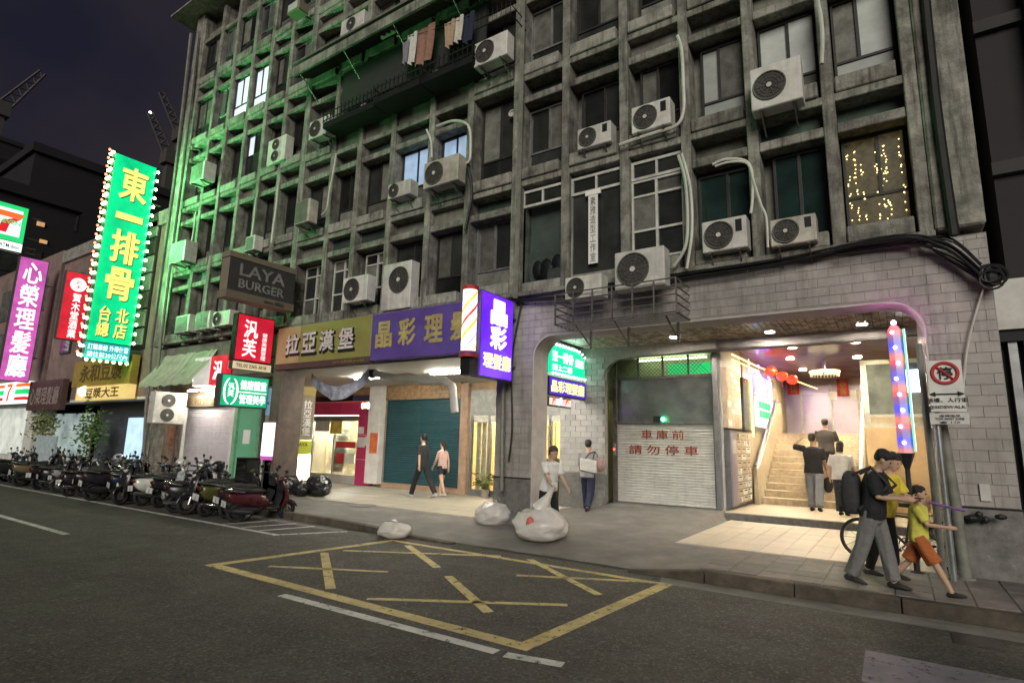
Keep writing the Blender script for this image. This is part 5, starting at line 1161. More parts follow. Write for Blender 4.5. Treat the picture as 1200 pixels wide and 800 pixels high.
obj('shop_glow', B().box(-42,-32.3,9.82,9.86,.5,2.7), E('store_glow',(.85,.9,.8),.5,.4,2), n2); obj('store_pier', B().box(-32.2,-31.2,9.2,9.9,.13,2.9), m_plast, n2)
pb = thing('plum_fascia_board', 'plum fascia board with five dull characters beside the striped fascia', 'sign', (-29.8,9,2.5)); obj('board', B().box(-31.6,-27.9,8.95,9.15,2.5,3.75), m_plum, pb); txt('心榮理髮廳', (-29.75,8.94,3.1), RX, RZ, 3.2, .75, M('dull_lettering',(.25,.2,.19),.6,bump=0), pb, bold=.03)
obj('barber_window', B().box(-31,-27,9.86,9.9,.4,2.4), E('barber_window_glow',(.5,.62,.6),.4,.6,2), n1)
wb = obj('white_notice_board', B().box(-28.6,-26.6,8.6,8.66,.4,1.45).box(-28.5,-28.44,8.6,8.66,.13,.4).box(-26.8,-26.74,8.6,8.66,.13,.4), M('pale_board',(.42,.50,.53),.5)); tag(wb, 'pale blue board standing on the pavement behind the scooters', 'board')
# tree in the doorway and the bush
def shrub(name, c, r_, n, mat, label, trunk):
    t = thing(name, label, 'plant', (c[0],c[1],.13)); b = B(); rg = random.Random(n)
    obj('trunk', B().tube([(c[0],c[1],.13),(c[0]+.05,c[1],c[2]-r_[2]*.4),(c[0]-.03,c[1],c[2]+r_[2]*.4)], [.04,.03,.01], 6), m_wood, t)
    for q in range(n):
        v = Vector((rg.gauss(0,.45),rg.gauss(0,.45),rg.gauss(0,.45))); P_ = Vector(c)+Vector((v.x*r_[0],v.y*r_[1],v.z*r_[2])); s_ = rg.uniform(.05,.11)
        d = Vector((rg.uniform(-1,1),rg.uniform(-1,1),rg.uniform(-.6,.6))).normalized(); e = d.cross(Vector((rg.uniform(-1,1),rg.uniform(-1,1),rg.uniform(-1,1)))).normalized()
        b.add([P_-d*s_, P_+e*s_*.5, P_+d*s_, P_-e*s_*.5], [(0,1,2,3)])
    obj('crown', b, mat, t)
shrub('potted_tree', (-24.6,9.0,1.6), (.7,.5,1.0), 500, m_leaf, 'small leafy tree in front of the bright doorway', 1)
shrub('clipped_bush', (-29.4,9.0,1.9), (.7,.5,.6), 420, m_leafY, 'round bush lit from behind by the barber window', 1)
# right neighbour
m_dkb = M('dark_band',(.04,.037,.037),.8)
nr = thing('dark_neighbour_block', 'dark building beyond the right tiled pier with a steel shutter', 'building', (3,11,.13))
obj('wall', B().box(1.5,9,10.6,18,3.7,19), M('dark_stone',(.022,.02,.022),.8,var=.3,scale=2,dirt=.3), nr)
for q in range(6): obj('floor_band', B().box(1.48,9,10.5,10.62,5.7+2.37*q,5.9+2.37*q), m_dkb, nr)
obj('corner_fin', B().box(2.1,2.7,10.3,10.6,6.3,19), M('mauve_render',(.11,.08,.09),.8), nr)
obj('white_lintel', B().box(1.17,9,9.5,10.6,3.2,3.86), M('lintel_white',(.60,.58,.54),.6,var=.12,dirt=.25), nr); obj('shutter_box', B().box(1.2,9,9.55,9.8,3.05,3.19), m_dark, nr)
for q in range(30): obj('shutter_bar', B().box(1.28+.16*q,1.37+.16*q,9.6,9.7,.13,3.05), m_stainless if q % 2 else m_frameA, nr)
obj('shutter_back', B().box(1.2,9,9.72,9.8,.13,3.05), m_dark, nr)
# dark blocks and cranes on the skyline
def block(name, label, X0, X1, Y0, Y1, z, lit=()):
    t = thing(name, label, 'building', ((X0+X1)/2,(Y0+Y1)/2,0)); obj('wall', B().box(X0,X1,Y0,Y1,0,z), m_far, t); obj('roof_parapet', B().box(X0-.3,X1+.3,Y0-.3,Y1+.3,z,z+.8), m_far, t)
    n_ = 0
    for zz in range(4, int(z)-2, 4):
        for yy in range(int(Y0)+2, int(Y1)-2, 5): obj('window', B().box(X1,X1+.05,yy,yy+2,zz,zz+1.8), e_street if (n_ in lit) else m_paneD, t); n_ += 1
p = FX(190,205,-62); q = FX(60,222,-70)
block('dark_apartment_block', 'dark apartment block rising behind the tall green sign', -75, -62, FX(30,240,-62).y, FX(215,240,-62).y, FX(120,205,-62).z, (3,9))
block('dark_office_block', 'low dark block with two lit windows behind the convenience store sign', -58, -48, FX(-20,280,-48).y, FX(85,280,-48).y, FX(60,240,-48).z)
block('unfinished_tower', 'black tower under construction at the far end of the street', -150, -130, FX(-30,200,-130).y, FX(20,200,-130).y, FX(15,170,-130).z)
ob_ = bpy.data.objects['dark_office_block']
for (xa, ya, xb, yb) in ((44,259,52,266),(47,280,55,286)):
    p, q = FX(xa,ya,-47.9), FX(xb,yb,-47.9); obj('lit_window', B().box(-47.99,-47.9,p.y,q.y,q.z,p.z), e_street, ob_)
def crane(px0, px1, X, label, ct=None):
    a, c = FX(px0[0],px0[1],X), FX(px1[0],px1[1],X); t = thing('tower_crane', label, 'crane', (X,a.y,0)); b = B(); d = c-a; s_ = d.cross(Vector((1,0,0))).normalized()*1.1; n_ = 12
    obj('mast', B().box(X-.8,X+.8,a.y-.8,a.y+.8,0,a.z+1), m_crane, t)
    for s in (1,-1): b.tube([a+s_*s, c+s_*s*.5], .22, 4)
    for i in range(n_): u, v = i/n_, (i+1)/n_; b.tube([a+d*u+s_*(1 if i%2 else -1)*(1-.5*u), a+d*v+s_*(-1 if i%2 else 1)*(1-.5*v)], .16, 4)
    obj('jib', b, m_crane, t); obj('cab', B().box(X-1.3,X+1.3,a.y-1.5,a.y+1.5,a.z-1.5,a.z+1.5), m_crane, t)
    if ct: obj('tip_light', B().ball(c, .3, 6, 5), E('crane_light',(1,.95,.9),3,0), t)
crane((0,128), (50,85), -150, 'tower crane with a raised jib above the unfinished tower')
crane((200,186), (176,132), -120, 'tower crane with a small light at its jib tip', True)
crane((213,160), (189,108), -125, 'tall thin tower crane next to the end of the concrete block')
# ================================================================ SCOOTERS
m_rub = M('tyre_rubber', (.018,.018,.018), .8, bump=.2); m_blk = M('black_plastic', (.022,.022,.023), .45, var=.15, bump=.05); m_seat = M('seat_vinyl', (.014,.013,.013), .75, bump=.2)
m_chr = M('chrome', (.45,.45,.45), .2, .9, bump=0); m_tail = M('tail_lens', (.10,.008,.008), .2, bump=0, spec=.6); m_lamp = M('clear_lens', (.5,.5,.48), .12, bump=0, spec=.6); m_nplate = M('scooter_plate', (.5,.5,.47), .5, bump=0)
def paint(n, c): return M(n, c, .28, .1, var=.1, bump=0, spec=.6, rnd=0)
PAINT = {k: paint('paint_'+k, c) for k, c in dict(black=(.018,.018,.02), maroon=(.07,.012,.016), silver=(.34,.35,.36), white=(.55,.54,.5), navy=(.014,.02,.05), grey=(.10,.10,.105), gold=(.16,.13,.07), lime=(.07,.075,.02)).items()}
def sec(x, zc, hw, hz, n=12, pw=.7):
    o = []
    for q in range(n):
        a = 2*PI*q/n; c, s = math.cos(a), math.sin(a)
        o.append(Vector((x, hw*math.copysign(abs(c)**pw, c), zc+hz*math.copysign(abs(s)**pw, s))))
    return o
def build_scooter(flavor):
    t = thing('motor_scooter', 'x', 'scooter', (0,0,0))
    def P(name, b, m, par=None, **k): return obj(name, b, m, par or t, **k)
    for (x, nm) in ((-.62,'wheel'),(.62,'wheel')):
        w_ = P(nm, B().cyl((x,-.035,.235), .10, .07, 'y', 14), m_steel)
        P('tyre', B().torus((x,0,.235), .185, .052, 'y', 22, 8), m_rub, w_, smooth=True)
        b = B()
        for q in range(5): a = q*2*PI/5; b.tube([(x+.05*math.cos(a),0,.235+.05*math.sin(a)),(x+.15*math.cos(a),0,.235+.15*math.sin(a))], .018, 5)
        P('rim', b, m_chr if flavor else m_blk, w_)
    # rear bodywork
    if flavor == 0: S = [(-.92,.66,.04,.05),(-.86,.62,.10,.10),(-.65,.58,.155,.15),(-.40,.56,.17,.17),(-.15,.53,.165,.18),(.02,.48,.15,.16),(.10,.42,.12,.11)]
    else: S = [(-.86,.62,.05,.06),(-.80,.58,.13,.14),(-.60,.54,.19,.20),(-.38,.52,.20,.22),(-.15,.50,.18,.21),(.02,.46,.155,.17),(.10,.40,.12,.10)]
    P('rear_body', B().rings([sec(*q) for q in S]), PAINT['black'], smooth=True)
    P('seat', B().rings([sec(-.86,.745,.08,.025),sec(-.70,.775,.15,.045),sec(-.45,.77,.155,.05),(sec(-.30,.74,.15,.055)),sec(-.05,.745,.13,.05),sec(.06,.72,.08,.03)]), m_seat, smooth=True)
    P('grab_rail', B().tube([(-.55,-.17,.74),(-.85,-.15,.79),(-.95,0,.80),(-.85,.15,.79),(-.55,.17,.74)], .016, 6), m_chr, smooth=True)
    P('floorboard', B().rings([sec(.04,.33,.155,.055),sec(.2,.31,.17,.04),(sec(.38,.33,.16,.06))]), m_blk, smooth=True)
    P('inner_shield', B().rings([sec(.34,.38,.15,.06),sec(.40,.60,.19,.06),sec(.40,.80,.17,.06),sec(.37,.95,.10,.05)], True), m_blk, smooth=True)
    # leg shield: vertical stations
    st_ = []
    for (z, x, wy, th_) in ((.30,.47,.10,.07),(.42,.52,.17,.08),(.58,.53,.215,.075),(.74,.50,.215,.07),(.88,.45,.18,.07),(.98,.42,.10,.06)):
        st_.append([Vector((x+th_*math.cos(2*PI*q/12)*(1 if abs(math.cos(2*PI*q/12)) else 1), wy*math.sin(2*PI*q/12), z+(.0))) for q in range(12)])
    P('leg_shield', B().rings(st_), PAINT['black'], smooth=True)
    fn = []
    for q in range(9):
        a = R(20+q*16); fn.append([Vector((.62+.27*math.cos(a)*(1), 0, .235+.27*math.sin(a)))+Vector((0,yy,dz)) for yy, dz in ((-.075,-.05),(-.06,.0),(0,.02),(.06,.0),(.075,-.05),(0,-.01))])
    P('front_fender', B().rings(fn), PAINT['black'], smooth=True)
    fk = P('fork', B().tube([(.62,-.085,.235),(.56,-.085,.45)], .02, 6), m_chr); P('fork', B().tube([(.62,.085,.235),(.56,.085,.45)], .02, 6), m_chr)
    hb_ = P('handlebar', B().rings([sec(.30,1.0,.06,.035),sec(.40,1.02,.13,.06),sec(.50,.98,.10,.055),sec(.54,.95,.05,.03)]), PAINT['black'], smooth=True)
    for s in (-1, 1):
        P('grip', B().tube([(.40,.10*s,1.03),(.36,.24*s,1.04),(.31,.35*s,1.03)], .018, 7), m_rub, hb_); P('brake_lever', B().tube([(.43,.14*s,1.02),(.42,.33*s,1.01)], .008, 5), m_chr, hb_)
        P('mirror_stalk', B().tube([(.38,.16*s,1.05),(.38,.24*s,1.20)], .008, 5), m_blk, hb_); P('mirror', B().rings([[Vector((.38+.012*dx,.26*s+.065*math.cos(2*PI*q/10),1.235+.045*math.sin(2*PI*q/10))) for q in range(10)] for dx in (-1,1)]), m_blk, hb_)
    P('headlight', B().ball((.50,0,.90), (.05,.085,.06), 12, 8), m_lamp, smooth=True)
    for s in (-1, 1): P('indicator', B().ball((.535,.13*s,.74), (.025,.05,.035), 8, 6), m_lamp, smooth=True)
    P('tail_light', B().ball((-.90,0,.66), (.035,.10,.045), 12, 7), m_tail, smooth=True)
    P('licence_plate', B().box(-.955,-.945,-.13,.13,.40,.54), m_nplate); P('plate_bracket', B().tube([(-.80,0,.50),(-.94,0,.56),(-.945,0,.42)], .02, 5), m_blk)
    P('rear_fender', B().rings([[Vector((-.62-.30*math.cos(R(q*14)),yy,.235+.30*math.sin(R(q*14)))) for yy in (-.07,0,.07)]+[Vector((-.62-.285*math.cos(R(q*14)),yy,.235+.285*math.sin(R(q*14)))) for yy in (.07,0,-.07)] for q in range(1,8)]), m_blk)
    P('engine', B().rings([sec(-.70,.26,.07,.06),sec(-.5,.28,.12,.10),sec(-.2,.30,.10,.08),sec(-.05,.32,.06,.05)]), m_blk, smooth=True)
    P('muffler', B().tube([(-.30,-.14,.24),(-.50,-.17,.26),(-.92,-.18,.33)], [.03,.055,.045], 10), m_chr if flavor else m_blk, smooth=True)
    P('stand', B().tube([(-.15,.12,.22),(-.22,.20,.02),(-.28,.20,.012)], .014, 5), m_blk)
    return t
protos = [build_scooter(0), build_scooter(1)]
SC = [  # x, y, heading (degrees, nose direction), flavour, paint, lean, extra
 (-10.45,6.88,82,0,'maroon'),(-11.05,6.95,98,0,'black'),(-11.6,6.9,94,1,'lime'),(-12.15,6.95,86,0,'black'),(-12.75,6.92,95,1,'grey'),(-13.15,7.0,-98,1,'silver'),(-13.95,6.95,90,0,'black'),(-14.5,6.98,88,1,'white'),
 (-15.2,6.95,94,0,'black'),(-15.8,6.98,84,0,'navy'),(-16.5,7.0,62,1,'maroon'),(-17.3,7.0,92,0,'black'),(-17.95,7.02,98,1,'grey'),(-18.6,7.0,90,0,'black'),(-19.3,7.02,86,0,'silver'),(-20.0,7.0,94,1,'black'),
 (-20.8,7.02,70,0,'black'),(-21.6,7.0,92,0,'gold'),(-22.4,7.05,88,1,'black'),(-23.2,7.02,95,0,'navy'),(-24.1,7.05,90,0,'black'),(-25.0,7.05,85,1,'white'),(-26.0,7.05,92,0,'navy')] + [(x_,y_,h_,f_,'black') for x_,y_,h_,f_ in ((-11.9,7.15,104,0),(-12.45,6.7,80,1),(-14.2,7.25,76,0),(-14.9,6.75,-84,1),(-15.5,7.2,100,1),(-16.1,6.7,96,0),(-17.0,7.25,-70,0),(-17.6,6.72,88,1),(-18.3,7.2,74,0),(-18.95,6.75,-96,0),(-19.65,7.2,84,1),(-20.4,6.8,96,0),(-21.2,7.25,-80,1),(-22.0,6.8,88,0),(-22.8,7.2,100,0),(-23.7,6.8,84,1),(-24.6,7.2,92,0))]
NAMES = {'maroon': 'maroon','black':'black','lime':'lime trimmed dark','grey':'grey','silver':'silver','white':'white','navy':'navy blue','gold':'gold'}
used = set(); seen = {}
LAB = {0:'maroon scooter at the open end of the scooter row beside the empty bay',1:'black scooter parked against the maroon end scooter',2:'olive green scooter second behind the maroon end scooter',4:'grey scooter beside the silver one parked nose to the road',5:'silver scooter parked nose to the road in the row',7:'white scooter opposite the lilac shutter',9:'navy scooter beside the slanted maroon one',10:'maroon scooter parked aslant with its tail light to the road',12:'grey scooter beyond the slanted maroon one',14:'silver scooter before the gold board building',17:'gold scooter near the doorway tree',21:'white scooter beside the navy one at the far end of the row',19:'navy scooter in front of the pale blue board',22:'navy scooter last before the convenience store'}
for i, (x, y, h, fl_, pc_) in enumerate(SC):
    t = protos[fl_] if fl_ not in used else copy_tree(protos[fl_]); used.add(fl_)
    hj = h + (random.uniform(-13,13) if i else 0)
    if i in (3,8,13,16,19,20): hj -= 180
    t.location = (x+(random.uniform(-.12,.12) if i else 0), y+(random.uniform(-.18,.22) if i else 0), 0); t.rotation_euler = (R(random.uniform(2,9)*random.choice((1,1,-1))), 0, R(hj)); sc_ = random.uniform(.78,.87); t.scale = (sc_, sc_*random.uniform(.95,1.05), sc_*random.uniform(.95,1.08))
    t['label'] = LAB.get(i, 'black scooter parked nose to the road in the kerbside row' if math.sin(R(hj)) < 0 else 'black scooter parked tail to the road in the kerbside row'); t['group'] = 'scooters parked along the kerb'
    for c in t.children:
        if c.name.split('.')[0] in ('rear_body','leg_shield','front_fender','handlebar'):
            c.material_slots[0].link = 'OBJECT'; c.material_slots[0].material = PAINT[pc_] if not (pc_ == 'lime' and c.name.startswith(('leg','front'))) else PAINT['black']
# helmets and boxes on some scooters
for q, (i, col) in enumerate(((7,'white'),(12,'silver'),(4,'black'))):
    x, y = SC[i][0], SC[i][1]; a = R(SC[i][2]); c = Vector((x+.3*math.cos(a), y+.3*math.sin(a), .93)); h_ = thing('helmet', '%s open face helmet hung on a scooter mirror' % col, 'helmet', c)
    obj('shell', B().ball(c, (.13,.15,.13), 14, 9), PAINT[col], h_, smooth=True); obj('visor', B().ball(c+Vector((.0,-.04,-.02)), (.11,.14,.07), 12, 7), m_glassdark, h_, smooth=True)
bx_ = thing('delivery_rack', 'black tall delivery rack standing on a scooter behind the maroon one', 'rack', (-11.75,7.3,.66)); 
obj('rack_frame', B().box(-11.95,-11.92,7.15,7.45,.66,1.15).box(-11.58,-11.55,7.15,7.45,.66,1.15).box(-11.95,-11.55,7.15,7.45,1.12,1.16), m_black, bx_)
for q in range(3): obj('slat', B().box(-11.92,-11.58,7.14,7.17,.74+.14*q,.79+.14*q), m_black, bx_)

# ================================================================ BAGS OF RUBBISH
from mathutils import noise as mno
def film():
    m, t, p_, out = _new('translucent_bag_film'); p_.inputs['Base Color'].default_value = (.82,.79,.75,1); p_.inputs['Roughness'].default_value = .2
    pos = t.nodes.new('ShaderNodeNewGeometry').outputs['Position']; bnz = noise(t, pos, 6, 3, .5); bp_ = N(t, 'ShaderNodeBump', Strength=.35, Distance=.03); t.links.new(bnz, bp_.inputs['Height']); t.links.new(bp_.outputs[0], p_.inputs['Normal'])
    tl_ = N(t, 'ShaderNodeBsdfTranslucent', Color=(.85,.82,.76,1)); m1 = t.nodes.new('ShaderNodeMixShader'); m1.inputs[0].default_value = .35; t.links.new(p_.outputs[0], m1.inputs[1]); t.links.new(tl_.outputs[0], m1.inputs[2])
    tr = t.nodes.new('ShaderNodeBsdfTransparent'); mx = t.nodes.new('ShaderNodeMixShader'); t.links.new(ramp(t, bnz, .3, .7, .80, .95), mx.inputs[0]); t.links.new(tr.outputs[0], mx.inputs[1]); t.links.new(m1.outputs[0], mx.inputs[2]); t.links.new(mx.outputs[0], out.inputs[0]); return m
m_film = film()
m_waste = M('mixed_waste', (.32,.26,.20), .8, var=.8, scale=9, bump=.3)
def sack(name, c, r_, mat, label, seed, knot=True, lean=0, n=60, m=36):
    b = B(); rings = []; o_ = Vector((seed*3.1, seed*1.7, 0))
    for k in range(m):
        v = k/(m-1); a = v*PI; prof = math.sin(a)**.55 if v < .5 else math.sin(a)**(.55+.25*(v-.5)); zz = (1-math.cos(a))/2; ring = []
        for i in range(n):
            th = 2*PI*i/n; d = Vector((math.sin(a)*math.cos(th), math.sin(a)*math.sin(th), -math.cos(a)))
            w_ = 1 + .26*(mno.ridged_multi_fractal(d*1.1+o_, 1., 2.3, 3, 1., 2.)-1.1)*.5 + .14*mno.noise(d*1.3+o_) + .02*mno.noise(d*6+o_) + .04*max(0,v-.55)*2*math.sin(13*th+seed)
            ring.append(Vector((c[0]+r_[0]*prof*w_*math.cos(th)+lean*zz, c[1]+r_[1]*prof*w_*math.sin(th), max(c[2], c[2]+r_[2]*2*zz*(.9+.14*mno.noise(d*2+o_)+.06*mno.noise(d*5+o_))))))
        rings.append(ring)
    b.rings(rings); t = thing(name, label, 'rubbish bag', (c[0],c[1],c[2])); obj('sack', b, mat, t, smooth=True)
    top = Vector((c[0]+lean,c[1],c[2]+1.82*r_[2]))
    if mat == m_film:
        rg = random.Random(seed)
        for q in range(5): a = rg.uniform(0,6); obj('waste_item', B().ball((c[0]+.42*r_[0]*math.cos(a),c[1]+.42*r_[1]*math.sin(a),c[2]+r_[2]*rg.uniform(.5,1.1)), (r_[0]*.3,r_[1]*.28,r_[2]*.4), 8, 6), m_waste, t)
    if knot:
        for a in (seed, seed+2.2): obj('knot_ear', B().tube([top-Vector((0,0,.05)), top+Vector((.02*math.cos(a),.02*math.sin(a),.015)), top+Vector((.10*math.cos(a),.10*math.sin(a),.05))], [.035,(.03,.012),(.05,.004)], 7), mat, t)
    return t
p = G(460,630); sack('rubbish_bag', (p.x,p.y,.005), (.30,.24,.13), m_film, 'white knotted rubbish bag lying alone in the road by the kerb', 3, lean=.08)
p = G(572,616,.06); sack('rubbish_bag', (p.x,p.y+.1,.06), (.38,.32,.24), m_film, 'bulging white rubbish bag at the foot of the left tiled pillar', 5, lean=.1)
p = G(596,610,.06); sack('rubbish_bag', (p.x,p.y+.2,.06), (.30,.26,.22), m_film, 'smaller creased rubbish bag leaning on the bulging one', 8, lean=.16)
p = G(612,605,.08); b = B(); sack('rubbish_bag', (p.x,p.y+.2,.07), (.2,.2,.14), m_bagB, 'dark rubbish bag half hidden behind the white ones', 12, knot=False)
p = G(372,582,.13); sack('rubbish_bag', (p.x,p.y,.145), (.36,.30,.27), m_bagB, 'big black rubbish bag on the pale floor before the pink shop', 21, knot=False)
p = G(352,582,.13); sack('rubbish_bag', (p.x,p.y,.145), (.26,.24,.21), m_bagB, 'smaller black rubbish bag next to the big black one', 22, knot=False)
p = G(338,580,.13); sack('rubbish_bag', (p.x,p.y,.145), (.28,.26,.26), m_bagB, 'black rubbish bag at the corner post', 23, knot=False)

# ================================================================ BICYCLE
def bike(loc, rz):
    t = thing('bicycle', 'dark bicycle with a violet handlebar behind the group at the kerb', 'bicycle', (0,0,0))
    def P(n, b, m, par=None, **k): return obj(n, b, m, par or t, **k)
    m_fr = M('bike_paint', (.03,.03,.035), .35, .2, bump=0)
    for x in (-.46,.46):
        w_ = P('wheel', B().torus((x,0,.27), .24, .012, 'y', 28, 6), m_chr, smooth=True); P('tyre', B().torus((x,0,.27), .258, .02, 'y', 28, 7), m_rub, w_, smooth=True)
        b = B()
        for q in range(12): a = q*PI/6; b.tube([(x,0,.27),(x+.24*math.cos(a),0,.27+.24*math.sin(a))], .0025, 3, False)
        P('spokes', b, m_chr, w_); P('hub', B().cyl((x,-.04,.27), .022, .08, 'y', 8), m_chr, w_)
    P('frame', B().tube([(-.46,0,.27),(-.05,0,.25),(.30,0,.62)], .018, 7).tube([(-.05,0,.25),(-.14,0,.70)], .017, 7).tube([(-.12,0,.60),(.30,0,.64)], .017, 7).tube([(-.46,0,.27),(-.12,0,.60)], .012, 6).tube([(.33,0,.58),(.46,0,.27)], .016, 7).tube([(.33,0,.58),(.28,0,.86)], .016, 7), m_fr, smooth=True)
    P('saddle', B().rings([[Vector((x,wy*math.cos(2*PI*q/10),.76+.03*math.sin(2*PI*q/10))) for q in range(10)] for x, wy in ((-.28,.03),(-.22,.07),(-.10,.05),(0,.02))]), m_seat, smooth=True); P('seat_post', B().tube([(-.14,0,.68),(-.15,0,.75)], .012, 6), m_chr)
    hb = P('handlebar', B().tube([(.22,-.30,.93),(.28,-.12,.90),(.28,.12,.90),(.22,.30,.93)], .013, 7), M('violet_tube',(.16,.10,.28),.3,.4,bump=0), smooth=True)
    for s in (-1,1): P('grip', B().tube([(.22,.30*s,.93),(.19,.38*s,.93)], .018, 7), m_rub, hb)
    P('crank', B().tube([(-.05,-.06,.25),(.05,-.06,.16)], .01, 5).tube([(-.05,.06,.25),(-.15,.06,.34)], .01, 5).torus((-.05,-.04,.25), .08, .008, 'y', 16, 5), m_chr); P('pedal', B().box(.02,.1,-.16,-.07,.15,.17), m_rub); P('pedal', B().box(-.19,-.11,.07,.16,.33,.35), m_rub)
    P('basket', B().box(.36,.62,-.13,.13,.60,.61).box(.36,.37,-.13,.13,.61,.80).box(.61,.62,-.13,.13,.61,.80).box(.37,.61,-.13,-.12,.61,.80).box(.37,.61,.12,.13,.61,.80), m_steel)
    P('mudguard', B().tube([(-.46+.30*math.cos(R(a)),0,.27+.30*math.sin(R(a))) for a in range(60,200,14)], .02, 6), m_fr)
    t.location = loc; t.rotation_euler = (R(6),0,R(rz)); return t
p = G(1012,655,.14); bike((p.x+.45, p.y-.02, .145), 172)
# ================================================================ PEOPLE
m_skin = M('skin', (.50,.32,.22), .55, var=.08, scale=8, bump=.02, rnd=.08); m_hair = M('black_hair', (.012,.010,.009), .45, bump=.6, bscale=90, rnd=0); m_hairB = M('brown_hair', (.07,.045,.03), .5, bump=.5, bscale=90, rnd=0)
def cl(n, c, **k): return M(n, c, .85, var=.14, scale=7, bump=.9, bscale=13, rnd=0, **k)
m_eye = M('eye_dark', (.02,.015,.012), .2, bump=0); m_lip = M('lip', (.32,.13,.10), .5, bump=0)
def etube(b, path, rad, side, n=14, jit=0):
    jr = random.Random(int(1000*sum(abs(c) for c in path[0]))+n); f1, f2 = jr.uniform(0,6), jr.uniform(0,6)
    path = [Vector(p) for p in path]; rings = []
    for i, p in enumerate(path):
        t = (path[min(i+1,len(path)-1)]-path[max(i-1,0)]).normalized(); s_ = (side-t*side.dot(t)).normalized(); a = t.cross(s_)
        w_, d_ = rad[i] if isinstance(rad[i], tuple) else (rad[i], rad[i]); J = [1+jit*(math.sin(4*2*PI*k/n+f1+i*1.3)+.7*math.sin(7*2*PI*k/n+f2-i*.9)+jr.uniform(-.6,.6)) for k in range(n)]; rings.append([p+s_*(w_*J[k]*math.cos(2*PI*k/n))+a*(d_*J[k]*math.sin(2*PI*k/n)) for k in range(n)])
    b.rings(rings)
def soft(name, b, mat, parent, vox):
    me = mesh_of(b, name); o = link(bpy.data.objects.new(name+'_src', me)); md = o.modifiers.new('r', 'REMESH'); md.mode = 'VOXEL'; md.voxel_size = vox
    sm = o.modifiers.new('s', 'SMOOTH'); sm.factor = .5; sm.iterations = 2
    BAKE.append(('m', o, name, mat, parent, None))
def person(label, loc, heading, h, top, bottom, shoes, legs=((0,4),(0,4)), arms=((5,8,15),(5,8,15)), lean=0, head=(0,0), sleeve=.45, leglen=1., hair=m_hair, hairlen=0, loose=.0, foot_pitch=(0,0), wide=.0, group=None, build=1., sit=None, nohair=False):
    t = thing('person', label, 'person', (0,0,0)); s = h/1.72; Y_ = Vector((0,1,0)); D = R
    hipw = .088; pel = Vector((0,0,0)); jl = []
    for sd, (a, k) in zip((1,-1), legs):
        hp = pel+Vector((0,sd*hipw,-.02)); th = Vector((math.sin(D(a)),sd*.03,-math.cos(D(a)))).normalized(); kn = hp+th*.42
        sh_ = Vector((math.sin(D(a-k)),0,-math.cos(D(a-k)))); an = kn+sh_*.40; jl.append((hp,kn,an,a-k))
    zlow = min(j[2].z for j in jl)-.075; off = Vector((0,0,-zlow)) if sit is None else Vector((0,0,sit/s))
    pel += off; jl = [(a+off,b_+off,c+off,d) for a,b_,c,d in jl]
    sp = Vector((math.sin(D(lean)),0,math.cos(D(lean)))); fw = Vector((math.cos(D(lean)),0,-math.sin(D(lean))))
    wst, chs, shd, nck = pel+sp*.16, pel+sp*.36, pel+sp*.49, pel+sp*.545
    hd = sp.lerp(Vector((math.sin(D(lean+head[0])),0,math.cos(D(lean+head[0])))), .8).normalized(); hy = D(head[1])
    hc = nck+hd*.155; hf = (Vector((hd.z,0,-hd.x))).normalized(); hs_ = Vector((0,1,0)); hf2 = hf*math.cos(hy)+hs_*math.sin(hy); hs2 = hs_*math.cos(hy)-hf*math.sin(hy)
    ja = []
    for sd, arm in zip((1,-1), arms):
        if arm[0] == 'v':
            shp = shd+Vector((0,sd*.165*build,0))-sp*.02; d1 = Vector(arm[1]).normalized(); d1.y *= sd; d2 = Vector(arm[2]).normalized(); d2.y *= sd
            el = shp+d1*.27; ja.append((shp,el,el+d2*.235,d2,sd)); continue
        a, o_, e = arm
        shp = shd+Vector((0,sd*.165*build,0))-sp*.02; d1 = Vector((math.sin(D(a+lean*.5))*math.cos(D(o_)),sd*math.sin(D(o_)),-math.cos(D(a+lean*.5))*math.cos(D(o_)))); el = shp+d1*.27
        inn = -.25 if e > 40 else 0; d2 = Vector((math.sin(D(a+lean*.5+e)),sd*(math.sin(D(o_))*.5+inn),-math.cos(D(a+lean*.5+e)))).normalized(); wr = el+d2*.235; ja.append((shp,el,wr,d2,sd))
    # --- body, one surface
    b = B()
    etube(b, [pel-sp*.09, pel, wst, chs, shd, nck], [(.12,.09),(.155*build,.11*build),(.135*build,.095*build),(.165*build,.115*build),(.14,.085),(.06,.06)], Y_)
    etube(b, [nck-sp*.03, hc-hd*.05], [.052,.05], Y_)
    hr = [(-.115,.035,.045,.035),(-.09,.048,.06,.03),(-.05,.062,.082,.012),(0,.073,.095,0),(.05,.074,.094,-.004),(.09,.06,.078,-.008),(.115,.03,.04,-.01)]
    b.rings([[hc+hd*z+hf2*(dx+d_*math.cos(2*PI*q/14))+hs2*(w_*math.sin(2*PI*q/14)) for q in range(14)] for z, w_, d_, dx in hr])
    b.tube([hc+hf2*.088+hd*.02, hc+hf2*.112-hd*.022, hc+hf2*.09-hd*.03], [.010,.017,.012], 7)
    for sd in (1,-1): b.ball(hc+hs2*(sd*.076)-hd*.005, (.02,.012,.03), 7, 5)
    for (hp,kn,an,ang), fp in zip(jl, foot_pitch):
        etube(b, [hp+Vector((0,0,.04)), hp.lerp(kn,.4), kn, kn.lerp(an,.3), an, an-Vector((0,0,.03))], [.082,.075,.052,.053,.035,.034], Y_)
        fd = Vector((math.cos(D(fp)),0,math.sin(D(fp)))); etube(b, [an-fd*.05-Vector((0,0,.04)), an+fd*.06-Vector((0,0,.045)), an+fd*.15-Vector((0,0,.055))], [(.032,.03),(.038,.028),(.03,.018)], Y_)
